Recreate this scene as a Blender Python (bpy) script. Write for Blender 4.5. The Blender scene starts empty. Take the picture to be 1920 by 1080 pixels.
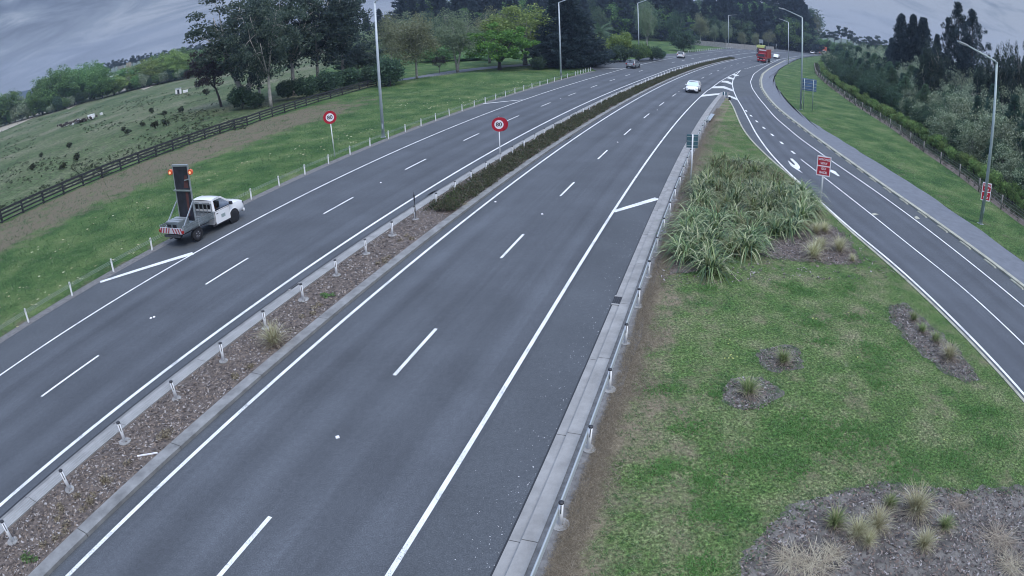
import bpy, bmesh, math, random
import numpy as np
from mathutils import Matrix, Vector
SC = bpy.context.scene
COL = SC.collection
PI = math.pi
# ------------------------------------------------------------------ camera
CAM_H, PITCH, ROLL = 10.372436, 0.44037708, -0.04767972
LA, LB = 0.76790565, 0.04070604          # lens: angle = LA*r + LB*r^3 (r = half widths)
PX, PY = 886.957, 570.675                # optical centre in the 1920 x 1080 picture
def cam_axes():
    cp, sp = math.cos(PITCH), math.sin(PITCH)
    f = np.array([0, cp, -sp]); u = np.array([0, sp, cp]); r = np.array([1., 0, 0])
    c, s = math.cos(ROLL), math.sin(ROLL)
    return c*r + s*u, -s*r + c*u, f
AR, AU, AF = cam_axes()
cam = bpy.data.cameras.new('camera'); cam_o = bpy.data.objects.new('camera', cam); COL.objects.link(cam_o)
SC.camera = cam_o
cam.type = 'PANO'; cam.panorama_type = 'FISHEYE_LENS_POLYNOMIAL'
cam.sensor_width = 36; cam.sensor_fit = 'HORIZONTAL'; cam.fisheye_fov = PI
cam.fisheye_polynomial_k0 = 0; cam.fisheye_polynomial_k1 = -LA/18; cam.fisheye_polynomial_k2 = 0
cam.fisheye_polynomial_k3 = -LB/18**3; cam.fisheye_polynomial_k4 = 0
cam.shift_x = (960-PX)/1920; cam.shift_y = (PY-540)/1080
cam.clip_start = 0.1; cam.clip_end = 9000
cam_o.matrix_world = Matrix(((AR[0], AU[0], -AF[0], 0), (AR[1], AU[1], -AF[1], 0), (AR[2], AU[2], -AF[2], CAM_H), (0, 0, 0, 1)))
# ------------------------------------------------------------------ light
SUN_EL, SUN_AZ = math.radians(58), math.radians(150)
W = bpy.data.worlds.new('World'); SC.world = W; W.use_nodes = True
def nodes(nt):
    def N(t, **k):
        n = nt.nodes.new('ShaderNode'+t)
        for a, b in k.items():
            if a == 'i':
                for q, v in b.items(): n.inputs[q].default_value = v
            else: setattr(n, a, b)
        return n
    def L(a, b): nt.links.new(a, b)
    return N, L
def ramp(N, stops, interp='LINEAR'):
    n = N('ValToRGB'); cr = n.color_ramp; cr.interpolation = interp
    while len(cr.elements) < len(stops): cr.elements.new(0.5)
    for e, (p, c) in zip(cr.elements, stops):
        e.position = p; e.color = (c, c, c, 1) if isinstance(c, (int, float)) else (*c, 1)
    return n
def build_world():
    nt = W.node_tree; nt.nodes.clear(); N, L = nodes(nt)
    tc = N('TexCoord'); sep = N('SeparateXYZ'); L(tc.outputs['Generated'], sep.inputs[0])
    zz = N('Math', operation='MAXIMUM', i={1: 0.0}); L(sep.outputs[2], zz.inputs[0])
    # cloud deck: project the view direction on a flat layer overhead
    den = N('Math', operation='ADD', i={1: 0.14}); L(zz.outputs[0], den.inputs[0])
    dx = N('Math', operation='DIVIDE'); L(sep.outputs[0], dx.inputs[0]); L(den.outputs[0], dx.inputs[1])
    dy = N('Math', operation='DIVIDE'); L(sep.outputs[1], dy.inputs[0]); L(den.outputs[0], dy.inputs[1])
    cm = N('CombineXYZ'); L(dx.outputs[0], cm.inputs[0]); L(dy.outputs[0], cm.inputs[1])
    mp = N('Mapping'); mp.inputs['Rotation'].default_value = (0, 0, math.radians(48)); mp.inputs['Scale'].default_value = (.7, 1.35, 1)
    L(cm.outputs[0], mp.inputs[0])
    n1 = N('TexNoise', i={'Scale': 1.15, 'Detail': 10, 'Roughness': .62, 'Distortion': .9}); L(mp.outputs[0], n1.inputs['Vector'])
    n2 = N('TexNoise', i={'Scale': .16, 'Detail': 4, 'Roughness': .5}); L(mp.outputs[0], n2.inputs['Vector'])
    ad = N('Math', operation='MULTIPLY_ADD', i={1: .55}); L(n2.outputs[0], ad.inputs[0]); L(n1.outputs[0], ad.inputs[2])
    cr = ramp(N, [(.55, (.062, .092, .175)), (.64, (.115, .160, .275)), (.74, (.195, .255, .385)), (.86, (.40, .465, .60))])
    xb = N('Math', operation='MULTIPLY_ADD', i={1: .20}); L(sep.outputs[0], xb.inputs[0]); L(ad.outputs[0], xb.inputs[2]); L(xb.outputs[0], cr.inputs[0])
    # paler towards the horizon as thin cloud over distant air
    hz = ramp(N, [(0, 1), (.06, .6), (.20, 0)]); L(zz.outputs[0], hz.inputs[0])
    hm = N('Math', operation='MULTIPLY', i={1: .75}); L(hz.outputs[0], hm.inputs[0])
    m1 = N('MixRGB', i={'Color2': (.33, .395, .52, 1)}); L(hm.outputs[0], m1.inputs['Fac']); L(cr.outputs[0], m1.inputs['Color1'])
    # overcast luminance climbs towards the zenith
    g = N('MapRange', i={'From Min': 0.16, 'From Max': 1, 'To Min': 1, 'To Max': 6.2}); L(zz.outputs[0], g.inputs[0])
    cl = N('VectorMath', operation='SCALE'); L(m1.outputs[0], cl.inputs[0]); L(g.outputs[0], cl.inputs['Scale'])
    b1 = N('Background', i={'Strength': 1.0}); L(cl.outputs[0], b1.inputs[0])
    sky = N('TexSky'); sky.sky_type = 'NISHITA'; sky.sun_disc = False; sky.sun_elevation = SUN_EL; sky.sun_rotation = SUN_AZ
    sky.dust_density = 2.5; sky.air_density = 1.2
    b2 = N('Background', i={'Strength': .07}); L(sky.outputs[0], b2.inputs[0])
    mx = N('MixShader', i={0: .10}); L(b1.outputs[0], mx.inputs[1]); L(b2.outputs[0], mx.inputs[2])
    o = N('OutputWorld'); L(mx.outputs[0], o.inputs[0])
build_world()
sun = bpy.data.lights.new('sun', 'SUN'); sun.energy = 1.5; sun.angle = math.radians(20); sun.color = (1, .92, .80)
so = bpy.data.objects.new('sun', sun); COL.objects.link(so)
sd = Vector((math.sin(SUN_AZ)*math.cos(SUN_EL), math.cos(SUN_AZ)*math.cos(SUN_EL), math.sin(SUN_EL)))
so.rotation_euler = sd.to_track_quat('Z', 'Y').to_euler(); so.location = (0, -20, 60)
SC.view_settings.view_transform = 'Standard'; SC.view_settings.look = 'None'; SC.view_settings.exposure = -0.02
SC.view_settings.gamma = 1; SC.view_settings.use_curve_mapping = False
SC.cycles.max_bounces = 6; SC.cycles.diffuse_bounces = 2; SC.cycles.glossy_bounces = 2; SC.cycles.transparent_max_bounces = 12
SC.cycles.filter_width = 1.0; SC.cycles.use_denoising = True
SC.render.resolution_x = 1024; SC.render.resolution_y = 576
# ------------------------------------------------------------------ measuring the place
def ground(px, py, z=0.0):
    """where the sight line through a picture point meets the level z"""
    dx, dy = (px-PX)/960, -(py-PY)/960
    r = math.hypot(dx, dy) or 1e-9; th = LA*r + LB*r**3; s = math.sin(th)/r
    d = dx*s*AR + dy*s*AU + math.cos(th)*AF
    t = (z-CAM_H)/d[2]
    return np.array([d[0]*t, d[1]*t, z])
def G(px, py, z=0.0): g = ground(px, py, z); return (float(g[0]), float(g[1]))
def at_dist(px, D):
    """ground point D metres away in the direction of picture column px near the horizon"""
    lo = None
    for py in range(-60, 420, 2):
        g = None
        dx, dy = (px-PX)/960, -(py-PY)/960
        r = math.hypot(dx, dy); th = LA*r+LB*r**3; s = math.sin(th)/r
        d = dx*s*AR+dy*s*AU+math.cos(th)*AF
        if d[2] < 0.0: lo = d; break
    h = math.hypot(lo[0], lo[1]); return (float(lo[0]/h*D), float(lo[1]/h*D))
def project(P):
    D = np.asarray(P, float)-np.array([0, 0, CAM_H])
    x, y, z = D@AR, D@AU, D@AF
    rho = np.hypot(x, y); th = np.arctan2(rho, z); r = th/LA
    for _ in range(10): r = r-(LA*r+LB*r**3-th)/(LA+3*LB*r*r)
    return PX+960*r*x/rho, PY-960*r*y/rho
def height_to(xy, py, z0=0.0):
    """height at which a post standing at xy reaches picture row py"""
    lo, hi = z0, 60.
    for _ in range(40):
        m = (lo+hi)/2
        if project((xy[0], xy[1], m))[1] > py: lo = m
        else: hi = m
    return lo
# the two carriageways: curvature is a quadratic in arc length
RP = (-2.48867, 17.23331, .379177, .00152156, -.00091223, .00059034)
LP = (-15.38443, 16.07411, .367123, .00082445, .00381050, -.00451349)
def _curve(p, s0=-60, s1=200):
    s = np.arange(s0, s1+.5, .5); x0, y0, h0, c0, c1, c2 = p
    h = h0+c0*s+c1*s**2/200+c2*s**3/30000
    dx, dy = np.sin(h)*.5, np.cos(h)*.5
    X = np.concatenate([[0], np.cumsum((dx[1:]+dx[:-1])/2)]); Y = np.concatenate([[0], np.cumsum((dy[1:]+dy[:-1])/2)])
    i = int(round(-s0/.5)); return s, X-X[i]+x0, Y-Y[i]+y0, h
RC, LC = _curve(RP), _curve(LP)
def cpt(C, s, off=0.0):
    s_, X, Y, H = C; x, y, h = np.interp(s, s_, X), np.interp(s, s_, Y), np.interp(s, s_, H)
    return (float(x+off*math.cos(h)), float(y-off*math.sin(h)), float(h))
def R(s, off=0.0): return cpt(RC, s, off)[:2]
def Lc(s, off=0.0): return cpt(LC, s, off)[:2]
def line(f, s0, s1, off, step=2.0):
    n = max(2, int(round((s1-s0)/step))+1); return [f(s, off) for s in np.linspace(s0, s1, n)]
def smooth(pts, step=2.0, it=6):
    P = np.array(pts, float); d = np.r_[0, np.cumsum(np.hypot(*np.diff(P, axis=0).T))]
    n = max(3, int(d[-1]/step)+1); t = np.linspace(0, d[-1], n)
    Q = np.c_[np.interp(t, d, P[:, 0]), np.interp(t, d, P[:, 1])]
    for _ in range(it): Q[1:-1] = (Q[:-2]+2*Q[1:-1]+Q[2:])/4
    return [tuple(q) for q in Q]
def path_at(pts, step):
    """points every step metres along pts with headings"""
    P = np.array(pts, float); d = np.r_[0, np.cumsum(np.hypot(*np.diff(P, axis=0).T))]
    t = np.arange(0, d[-1], step); x = np.interp(t, d, P[:, 0]); y = np.interp(t, d, P[:, 1])
    e = np.minimum(t+.5, d[-1]); x2 = np.interp(e, d, P[:, 0]); y2 = np.interp(e, d, P[:, 1])
    return [(float(a), float(b), math.atan2(c-a, f-b)) for a, b, c, f in zip(x, y, x2, y2)]
def offset(pts, off):
    P = np.array(pts, float); T = np.gradient(P, axis=0); T /= np.hypot(*T.T)[:, None]
    return [(float(a), float(b)) for a, b in np.c_[P[:, 0]+off*T[:, 1], P[:, 1]-off*T[:, 0]]]
# ------------------------------------------------------------------ objects
def tag(o, label=None, cat=None, group=None, kind=None):
    if label: o['label'] = label
    if cat: o['category'] = cat
    if group: o['group'] = group
    if kind: o['kind'] = kind
    return o
def empty(name, loc=(0, 0, 0), rz=0.0, label=None, cat=None, group=None):
    o = bpy.data.objects.new(name, None); COL.objects.link(o); o.location = loc; o.rotation_euler = (0, 0, rz); o.empty_display_size = .3
    return tag(o, label, cat, group)
def link(name, me, parent=None, loc=None, rz=None, kind=None):
    o = bpy.data.objects.new(name, me); COL.objects.link(o)
    if parent is not None: o.parent = parent
    if loc is not None: o.location = loc
    if rz is not None: o.rotation_euler = (0, 0, rz)
    if kind: o['kind'] = kind
    return o
def mesh_np(name, V, F, mat=None, smooth_=False):
    V = np.asarray(V, np.float32); F = np.asarray(F, np.int32); me = bpy.data.meshes.new(name)
    n, k = F.shape
    me.vertices.add(len(V)); me.vertices.foreach_set('co', V.ravel())
    me.loops.add(n*k); me.loops.foreach_set('vertex_index', F.ravel())
    me.polygons.add(n); me.polygons.foreach_set('loop_start', np.arange(n, dtype=np.int32)*k)
    me.polygons.foreach_set('loop_total', np.full(n, k, np.int32))
    if smooth_: me.polygons.foreach_set('use_smooth', np.ones(n, bool))
    me.update(calc_edges=True); me.validate()
    if mat: me.materials.append(mat)
    return me
class MB:
    """collects simple solids into one mesh"""
    def __init__(s): s.v = []; s.f = []; s.m = []; s.cur = 0; s.sm = []; s.calls = []
    def add(s, V, F, smooth_=False):
        s.calls.append((len(s.v), len(V), len(s.f), len(F)))
        b = len(s.v); s.v += [tuple(map(float, v)) for v in V]; s.f += [tuple(b+i for i in f) for f in F]; s.m += [s.cur]*len(F); s.sm += [smooth_]*len(F); return s
    def box(s, c, d, rz=0.0, taper=1.0, M=None):
        x, y, z = d[0]/2, d[1]/2, d[2]/2; V = []
        for sz in (-1, 1):
            t = taper if sz > 0 else 1
            for sx, sy in ((-1, -1), (1, -1), (1, 1), (-1, 1)): V.append(Vector((sx*x*t, sy*y*t, sz*z)))
        if rz: V = [Matrix.Rotation(rz, 3, 'Z')@v for v in V]
        if M is not None: V = [M@v for v in V]
        V = [(v[0]+c[0], v[1]+c[1], v[2]+c[2]) for v in V]
        return s.add(V, [(3, 2, 1, 0), (4, 5, 6, 7), (0, 1, 5, 4), (1, 2, 6, 5), (2, 3, 7, 6), (3, 0, 4, 7)])
    def bar(s, a, b, w, h=None):
        """square bar from a to b"""
        a, b = Vector(a), Vector(b); h = h or w; d = (b-a).normalized()
        up = Vector((0, 0, 1)) if abs(d.z) < .95 else Vector((1, 0, 0)); x = d.cross(up).normalized(); y = x.cross(d)
        V = [p+x*i*w/2+y*j*h/2 for p in (a, b) for i, j in ((-1, -1), (1, -1), (1, 1), (-1, 1))]
        return s.add(V, [(3, 2, 1, 0), (4, 5, 6, 7), (0, 1, 5, 4), (1, 2, 6, 5), (2, 3, 7, 6), (3, 0, 4, 7)])
    def tube(s, pts, rs, n=8, cap=True):
        P = [Vector(p) for p in pts]; rs = rs if isinstance(rs, (list, tuple)) else [rs]*len(P); V = []; F = []
        for i, p in enumerate(P):
            d = (P[min(i+1, len(P)-1)]-P[max(i-1, 0)]).normalized()
            up = Vector((0, 0, 1)) if abs(d.z) < .9 else Vector((1, 0, 0)); x = d.cross(up).normalized(); y = x.cross(d)
            for k in range(n):
                a = 2*PI*k/n; V.append(p+(x*math.cos(a)+y*math.sin(a))*rs[i])
        for i in range(len(P)-1):
            for k in range(n):
                F.append((i*n+k, i*n+(k+1) % n, (i+1)*n+(k+1) % n, (i+1)*n+k))
        if cap: F += [tuple(range(n))[::-1], tuple((len(P)-1)*n+k for k in range(n))]
        return s.add(V, F, True)
    def disc(s, c, r, axis='z', n=20, t=.01):
        V = []
        for e in (-t/2, t/2):
            for k in range(n):
                a = 2*PI*k/n; u, v = r*math.cos(a), r*math.sin(a)
                V.append({'z': (c[0]+u, c[1]+v, c[2]+e), 'y': (c[0]+u, c[1]+e, c[2]+v), 'x': (c[0]+e, c[1]+u, c[2]+v)}[axis])
        F = [tuple(range(n))[::-1], tuple(range(n, 2*n))]+[(k, (k+1) % n, n+(k+1) % n, n+k) for k in range(n)]
        return s.add(V, F)
    def quad(s, a, b, c, d): return s.add([a, b, c, d], [(0, 1, 2, 3)])
    def mesh(s, name, mats):
        me = bpy.data.meshes.new(name); me.from_pydata(s.v, [], s.f)
        for m in (mats if isinstance(mats, (list, tuple)) else [mats]): me.materials.append(m)
        me.polygons.foreach_set('material_index', s.m); me.polygons.foreach_set('use_smooth', s.sm)
        me.update(); return me
    def obj(s, name, mats, parent=None, loc=None, rz=None, kind=None, bevel=0):
        o = link(name, s.mesh(name, mats), parent, loc, rz, kind)
        if bevel:
            b = o.modifiers.new('b', 'BEVEL'); b.width = bevel; b.segments = 2; b.limit_method = 'ANGLE'; b.angle_limit = math.radians(40)
        return o
def parts(mb, name, mats, parent, bevel=0):
    """one object for each solid that was added"""
    for v0, nv, f0, nf in mb.calls:
        p = MB(); p.cur = mb.m[f0]; p.add(mb.v[v0:v0+nv], [tuple(i-v0 for i in f) for f in mb.f[f0:f0+nf]], mb.sm[f0]); p.obj(name, mats, parent, bevel=bevel)
def copy_thing(o, loc=None, rz=None, scale=None, label=None):
    c = o.copy(); COL.objects.link(c)
    if loc is not None: c.location = loc
    if rz is not None: c.rotation_euler = (0, 0, rz)
    if scale is not None: c.scale = scale if hasattr(scale, '__len__') else (scale,)*3
    if label: c['label'] = label
    for ch in KIDS.get(o.name, ()):
        d = ch.copy(); COL.objects.link(d); d.parent = c
        for g in KIDS.get(ch.name, ()):
            e = g.copy(); COL.objects.link(e); e.parent = d
    return c
KIDS = {}
def remember(o):
    """note a prototype's parts, once it is finished, for copy_thing"""
    KIDS[o.name] = list(o.children)
    for ch in o.children: KIDS[ch.name] = list(ch.children)
    return o
ONES = 'first second third fourth fifth sixth seventh eighth ninth tenth eleventh twelfth thirteenth fourteenth fifteenth sixteenth seventeenth eighteenth nineteenth'.split()
TENS = {2: 'twenty', 3: 'thirty', 4: 'forty', 5: 'fifty', 6: 'sixty', 7: 'seventy', 8: 'eighty', 9: 'ninety'}
TENTH = {2: 'twentieth', 3: 'thirtieth', 4: 'fortieth', 5: 'fiftieth', 6: 'sixtieth', 7: 'seventieth', 8: 'eightieth', 9: 'ninetieth'}
def ordw(n):
    if n < 20: return ONES[n-1]
    if n >= 100: return 'hundred and '+ordw(n-100) if n > 100 else 'hundredth'
    return TENTH[n//10] if n % 10 == 0 else TENS[n//10]+'-'+ONES[n % 10-1]
# ------------------------------------------------------------------ materials
MAT = {}
def mat(name, col, rough=.7, metal=0.0, var=0.0, vscale=3.0, bump=0.0, bscale=40.0, spec=.5, emis=None, coord='Object', coat=0.0):
    m = bpy.data.materials.new(name); m.use_nodes = True; nt = m.node_tree; nt.nodes.clear(); N, L = nodes(nt)
    b = N('BsdfPrincipled', i={'Base Color': (*col, 1), 'Roughness': rough, 'Metallic': metal, 'Specular IOR Level': spec, 'Coat Weight': coat})
    o = N('OutputMaterial'); L(b.outputs[0], o.inputs[0])
    if emis: b.inputs['Emission Color'].default_value = (*emis[:3], 1); b.inputs['Emission Strength'].default_value = emis[3]
    tc = N('TexCoord')
    if var:
        n = N('TexNoise', i={'Scale': vscale, 'Detail': 6, 'Roughness': .6}); L(tc.outputs[coord], n.inputs['Vector'])
        r = ramp(N, [(.3, tuple(c*(1-var) for c in col)), (.7, tuple(min(1, c*(1+var)) for c in col))]); L(n.outputs[0], r.inputs[0]); L(r.outputs[0], b.inputs['Base Color'])
    if bump:
        n = N('TexNoise', i={'Scale': bscale, 'Detail': 4}); L(tc.outputs[coord], n.inputs['Vector'])
        bp = N('Bump', i={'Strength': bump, 'Distance': .02}); L(n.outputs[0], bp.inputs['Height']); L(bp.outputs[0], b.inputs['Normal'])
    MAT[name] = m; return m
def leaf_mat(name, cols, rough=.6, trans=.35, spec=.3):
    """colour differs from leaf to leaf and from tree to tree"""
    m = bpy.data.materials.new(name); m.use_nodes = True; nt = m.node_tree; nt.nodes.clear(); N, L = nodes(nt)
    g = N('NewGeometry'); oi = N('ObjectInfo')
    r = ramp(N, [(i/(len(cols)-1), c) for i, c in enumerate(cols)]); L(g.outputs['Random Per Island'], r.inputs[0])
    h = N('HueSaturation'); L(r.outputs[0], h.inputs['Color'])
    v = N('MapRange', i={'To Min': .78, 'To Max': 1.22}); L(oi.outputs['Random'], v.inputs[0]); L(v.outputs[0], h.inputs['Value'])
    v2 = N('MapRange', i={'To Min': .485, 'To Max': .515}); L(oi.outputs['Random'], v2.inputs[0]); L(v2.outputs[0], h.inputs['Hue'])
    b = N('BsdfPrincipled', i={'Roughness': rough, 'Specular IOR Level': spec}); L(h.outputs[0], b.inputs['Base Color'])
    t = N('BsdfTranslucent'); L(h.outputs[0], t.inputs[0])
    mx = N('MixShader', i={0: trans}); L(b.outputs[0], mx.inputs[1]); L(t.outputs[0], mx.inputs[2])
    o = N('OutputMaterial'); L(mx.outputs[0], o.inputs[0]); MAT[name] = m; return m
def grass_mat(name, cols, dry=(.185, .155, .105), soil=(.16, .14, .12), patch=.12, fine=11.0, drybias=0.0, streak=None):
    """patchy turf; the mesh may carry a 'dry' attribute from 0 to 1"""
    m = bpy.data.materials.new(name); m.use_nodes = True; nt = m.node_tree; nt.nodes.clear(); N, L = nodes(nt)
    tc = N('TexCoord'); src = tc.outputs['Object']
    if streak:
        mp = N('Mapping'); mp.inputs['Rotation'].default_value = (0, 0, streak[0]); mp.inputs['Scale'].default_value = (1, streak[1], 1); L(src, mp.inputs[0]); src = mp.outputs[0]
    a = N('TexNoise', i={'Scale': patch, 'Detail': 9, 'Roughness': .62}); L(src, a.inputs['Vector'])
    f = N('TexNoise', i={'Scale': fine, 'Detail': 7, 'Roughness': .75}); L(tc.outputs['Object'], f.inputs['Vector'])
    r = ramp(N, [(.34, cols[0]), (.48, cols[1]), (.58, cols[2]), (.68, cols[3])]); L(a.outputs[0], r.inputs[0])
    fr = ramp(N, [(.34, .42), (.5, 1.0), (.68, 1.75)]); L(f.outputs[0], fr.inputs[0])
    mu = N('MixRGB', blend_type='MULTIPLY', i={0: 1.0}); L(r.outputs[0], mu.inputs[1]); L(fr.outputs[0], mu.inputs[2])
    at = N('Attribute', attribute_name='dry')
    d1 = N('TexNoise', i={'Scale': .5, 'Detail': 9, 'Roughness': .7}); L(tc.outputs['Object'], d1.inputs['Vector'])
    ds = N('Math', operation='MULTIPLY_ADD', i={1: 2.6, 2: drybias-1.3}); L(d1.outputs[0], ds.inputs[0])
    da = N('Math', operation='ADD'); L(ds.outputs[0], da.inputs[0]); L(at.outputs['Fac'], da.inputs[1])
    dr = ramp(N, [(.25, 0.0), (.75, 1.0)]); L(da.outputs[0], dr.inputs[0])
    dm = N('MixRGB', i={2: (*dry, 1)}); L(dr.outputs[0], dm.inputs[0]); L(mu.outputs[0], dm.inputs[1])
    m2 = N('MixRGB', blend_type='MULTIPLY', i={0: .75}); L(dm.outputs[0], m2.inputs[1]); L(fr.outputs[0], m2.inputs[2])
    sn = N('TexNoise', i={'Scale': 1.7, 'Detail': 8, 'Roughness': .7}); L(tc.outputs['Object'], sn.inputs['Vector'])
    sr = ramp(N, [(.62, 0.0), (.74, .8)]); L(sn.outputs[0], sr.inputs[0])
    sm = N('MixRGB', i={2: (*soil, 1)}); L(sr.outputs[0], sm.inputs[0]); L(m2.outputs[0], sm.inputs[1])
    b = N('BsdfPrincipled', i={'Roughness': .9, 'Specular IOR Level': .15}); L(sm.outputs[0], b.inputs['Base Color'])
    bp = N('Bump', i={'Strength': .9, 'Distance': .05}); L(f.outputs[0], bp.inputs['Height']); L(bp.outputs[0], b.inputs['Normal'])
    o = N('OutputMaterial'); L(b.outputs[0], o.inputs[0]); MAT[name] = m; return m
def asphalt_mat(name, base, track=0.0, lanes=()):
    """chip seal; UV.x is metres across the carriageway, UV.y metres along it"""
    m = bpy.data.materials.new(name); m.use_nodes = True; nt = m.node_tree; nt.nodes.clear(); N, L = nodes(nt)
    tc = N('TexCoord')
    f = N('TexNoise', i={'Scale': 28, 'Detail': 4, 'Roughness': .8}); L(tc.outputs['Object'], f.inputs['Vector'])
    f2 = N('TexNoise', i={'Scale': 7, 'Detail': 5, 'Roughness': .7}); L(tc.outputs['Object'], f2.inputs['Vector'])
    c = N('TexNoise', i={'Scale': .25, 'Detail': 8, 'Roughness': .6}); L(tc.outputs['Object'], c.inputs['Vector'])
    r1 = ramp(N, [(.3, .66), (.5, .98), (.7, 1.45)]); L(f.outputs[0], r1.inputs[0])
    r2 = ramp(N, [(.35, .87), (.65, 1.12)]); L(c.outputs[0], r2.inputs[0])
    r4 = ramp(N, [(.3, .86), (.7, 1.14)]); L(f2.outputs[0], r4.inputs[0])
    m1 = N('MixRGB', blend_type='MULTIPLY', i={0: 1, 1: (*base, 1)}); L(r1.outputs[0], m1.inputs[2])
    m2 = N('MixRGB', blend_type='MULTIPLY', i={0: 1}); L(m1.outputs[0], m2.inputs[1]); L(r2.outputs[0], m2.inputs[2])
    m3 = N('MixRGB', blend_type='MULTIPLY', i={0: 1}); L(m2.outputs[0], m3.inputs[1]); L(r4.outputs[0], m3.inputs[2]); out = m3.outputs[0]
    if track:
        uv = N('UVMap'); mp = N('Mapping'); mp.inputs['Scale'].default_value = (1, .02, 1); L(uv.outputs[0], mp.inputs[0])
        s = N('TexNoise', i={'Scale': 1.3, 'Detail': 7, 'Roughness': .62, 'Distortion': .2}); L(mp.outputs[0], s.inputs['Vector'])
        r3 = ramp(N, [(.32, 1-track), (.5, 1.0), (.68, 1+track)]); L(s.outputs[0], r3.inputs[0])
        m4 = N('MixRGB', blend_type='MULTIPLY', i={0: 1}); L(out, m4.inputs[1]); L(r3.outputs[0], m4.inputs[2]); out = m4.outputs[0]
        # wheel paths: two per lane, polished a little paler
        sp = N('SeparateXYZ'); L(uv.outputs[0], sp.inputs[0])
        w = N('Math', operation='MULTIPLY_ADD', i={1: 2*PI/1.76, 2: lanes}); L(sp.outputs[0], w.inputs[0])
        cs = N('Math', operation='COSINE'); L(w.outputs[0], cs.inputs[0])
        r5 = N('MapRange', i={'From Min': -1, 'From Max': 1, 'To Min': .91, 'To Max': 1.09}); L(cs.outputs[0], r5.inputs[0])
        m5 = N('VectorMath', operation='SCALE'); L(out, m5.inputs[0]); L(r5.outputs[0], m5.inputs['Scale']); out = m5.outputs[0]
    b = N('BsdfPrincipled', i={'Roughness': .82, 'Specular IOR Level': .35}); L(out, b.inputs['Base Color'])
    bp = N('Bump', i={'Strength': .35, 'Distance': .01}); L(f.outputs[0], bp.inputs['Height']); L(bp.outputs[0], b.inputs['Normal'])
    o = N('OutputMaterial'); L(b.outputs[0], o.inputs[0]); MAT[name] = m; return m
def paint_mat(name, col, wear):
    m = bpy.data.materials.new(name); m.use_nodes = True; nt = m.node_tree; nt.nodes.clear(); N, L = nodes(nt); tc = N('TexCoord')
    a = N('TexNoise', i={'Scale': 22, 'Detail': 5, 'Roughness': .8}); L(tc.outputs['Object'], a.inputs['Vector'])
    b_ = N('TexNoise', i={'Scale': 1.1, 'Detail': 6, 'Roughness': .65}); L(tc.outputs['Object'], b_.inputs['Vector'])
    s_ = N('Math', operation='MULTIPLY_ADD', i={1: .8}); L(b_.outputs[0], s_.inputs[0]); L(a.outputs[0], s_.inputs[2])
    r = ramp(N, [(.62-wear, (.13, .14, .15)), (.78-wear, tuple(c*.82 for c in col)), (1.0, col)]); L(s_.outputs[0], r.inputs[0])
    b = N('BsdfPrincipled', i={'Roughness': .65}); L(r.outputs[0], b.inputs['Base Color']); o = N('OutputMaterial'); L(b.outputs[0], o.inputs[0]); MAT[name] = m
paint_mat('paint', (.75, .75, .73), -.05); paint_mat('paint_worn', (.66, .66, .62), -.06)
mat('concrete', (.27, .265, .255), .85, var=.22, vscale=1.6, bump=.4, bscale=30)
mat('concrete_old', (.20, .20, .195), .9, var=.3, vscale=2.2, bump=.5, bscale=25)
mat('cream', (.34, .33, .26), .85, var=.25, vscale=2)
mat('dark', (.015, .016, .02), .6)
mat('rubber', (.02, .02, .022), .8)
mat('white_plastic', (.78, .78, .78), .45)
mat('black_plastic', (.03, .03, .035), .5)
mat('cable', (.36, .39, .40), .5, .1)
mat('tray_metal', (.20, .23, .24), .5, .4, var=.2, vscale=3)
mat('galv', (.42, .45, .46), .45, .6, var=.1, vscale=2)
mat('pole_grey', (.50, .55, .58), .5, .2, var=.08)
mat('pole_green', (.36, .43, .42), .5, .3, var=.1)
mat('sign_red', (.42, .012, .03), .45)
mat('sign_white', (.82, .80, .82), .4)
mat('sign_black', (.02, .02, .03), .5)
mat('sign_blue', (.10, .17, .30), .5, var=.1)
mat('sign_teal', (.05, .12, .15), .5, var=.1)
mat('sign_green', (.05, .22, .14), .5)
mat('wood_dark', (.028, .030, .034), .85, var=.4, vscale=4)
mat('wood_grey', (.25, .235, .21), .85, var=.3, vscale=3)
mat('bark_pale', (.33, .31, .28), .85, var=.4, vscale=1.5)
mat('bark_grey', (.20, .19, .17), .85, var=.35, vscale=2)
mat('bark_dark', (.06, .05, .045), .9, var=.3, vscale=2)
mat('mulch', (.115, .092, .078), .95, var=.55, vscale=7, bump=1.0, bscale=22)
mat('soil_grey', (.118, .108, .096), .95, var=.65, vscale=2.2, bump=1.0, bscale=18)
mat('gravel_grey', (.15, .145, .14), .95, var=.35, vscale=5, bump=.7, bscale=25)
mat('path_seal', (.135, .145, .165), .88, var=.14, vscale=1.5, bump=.3, bscale=40)
mat('earth_pale', (.30, .27, .21), .95, var=.3, vscale=.6)
asphalt_mat('asphalt_edge', (.074, .081, .089))
asphalt_mat('asphalt_r', (.076, .083, .093), .16, PI)
asphalt_mat('asphalt_l', (.073, .080, .090), .13, PI)
asphalt_mat('asphalt_ramp', (.074, .081, .093), .08, PI)
grass_mat('turf', [(.045, .097, .026), (.080, .128, .040), (.12, .150, .064), (.165, .163, .094)], patch=.55, drybias=.14)
grass_mat('verge_turf', [(.026, .065, .018), (.050, .096, .028), (.082, .125, .042), (.12, .15, .064)], patch=.30, drybias=-.2, dry=(.135, .115, .078))
grass_mat('paddock', [(.042, .070, .028), (.070, .096, .042), (.105, .118, .066), (.15, .148, .10)], patch=.09, fine=3.0, drybias=.16, dry=(.15, .138, .095), streak=(math.radians(-30), .45))
leaf_mat('leaf_gum', [(0.032, 0.061, 0.047), (0.055, 0.093, 0.066), (0.093, 0.135, 0.093), (0.175, 0.221, 0.159)])
leaf_mat('leaf_gumdark', [(0.020, 0.037, 0.037), (0.042, 0.071, 0.059), (0.079, 0.110, 0.079)])
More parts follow.
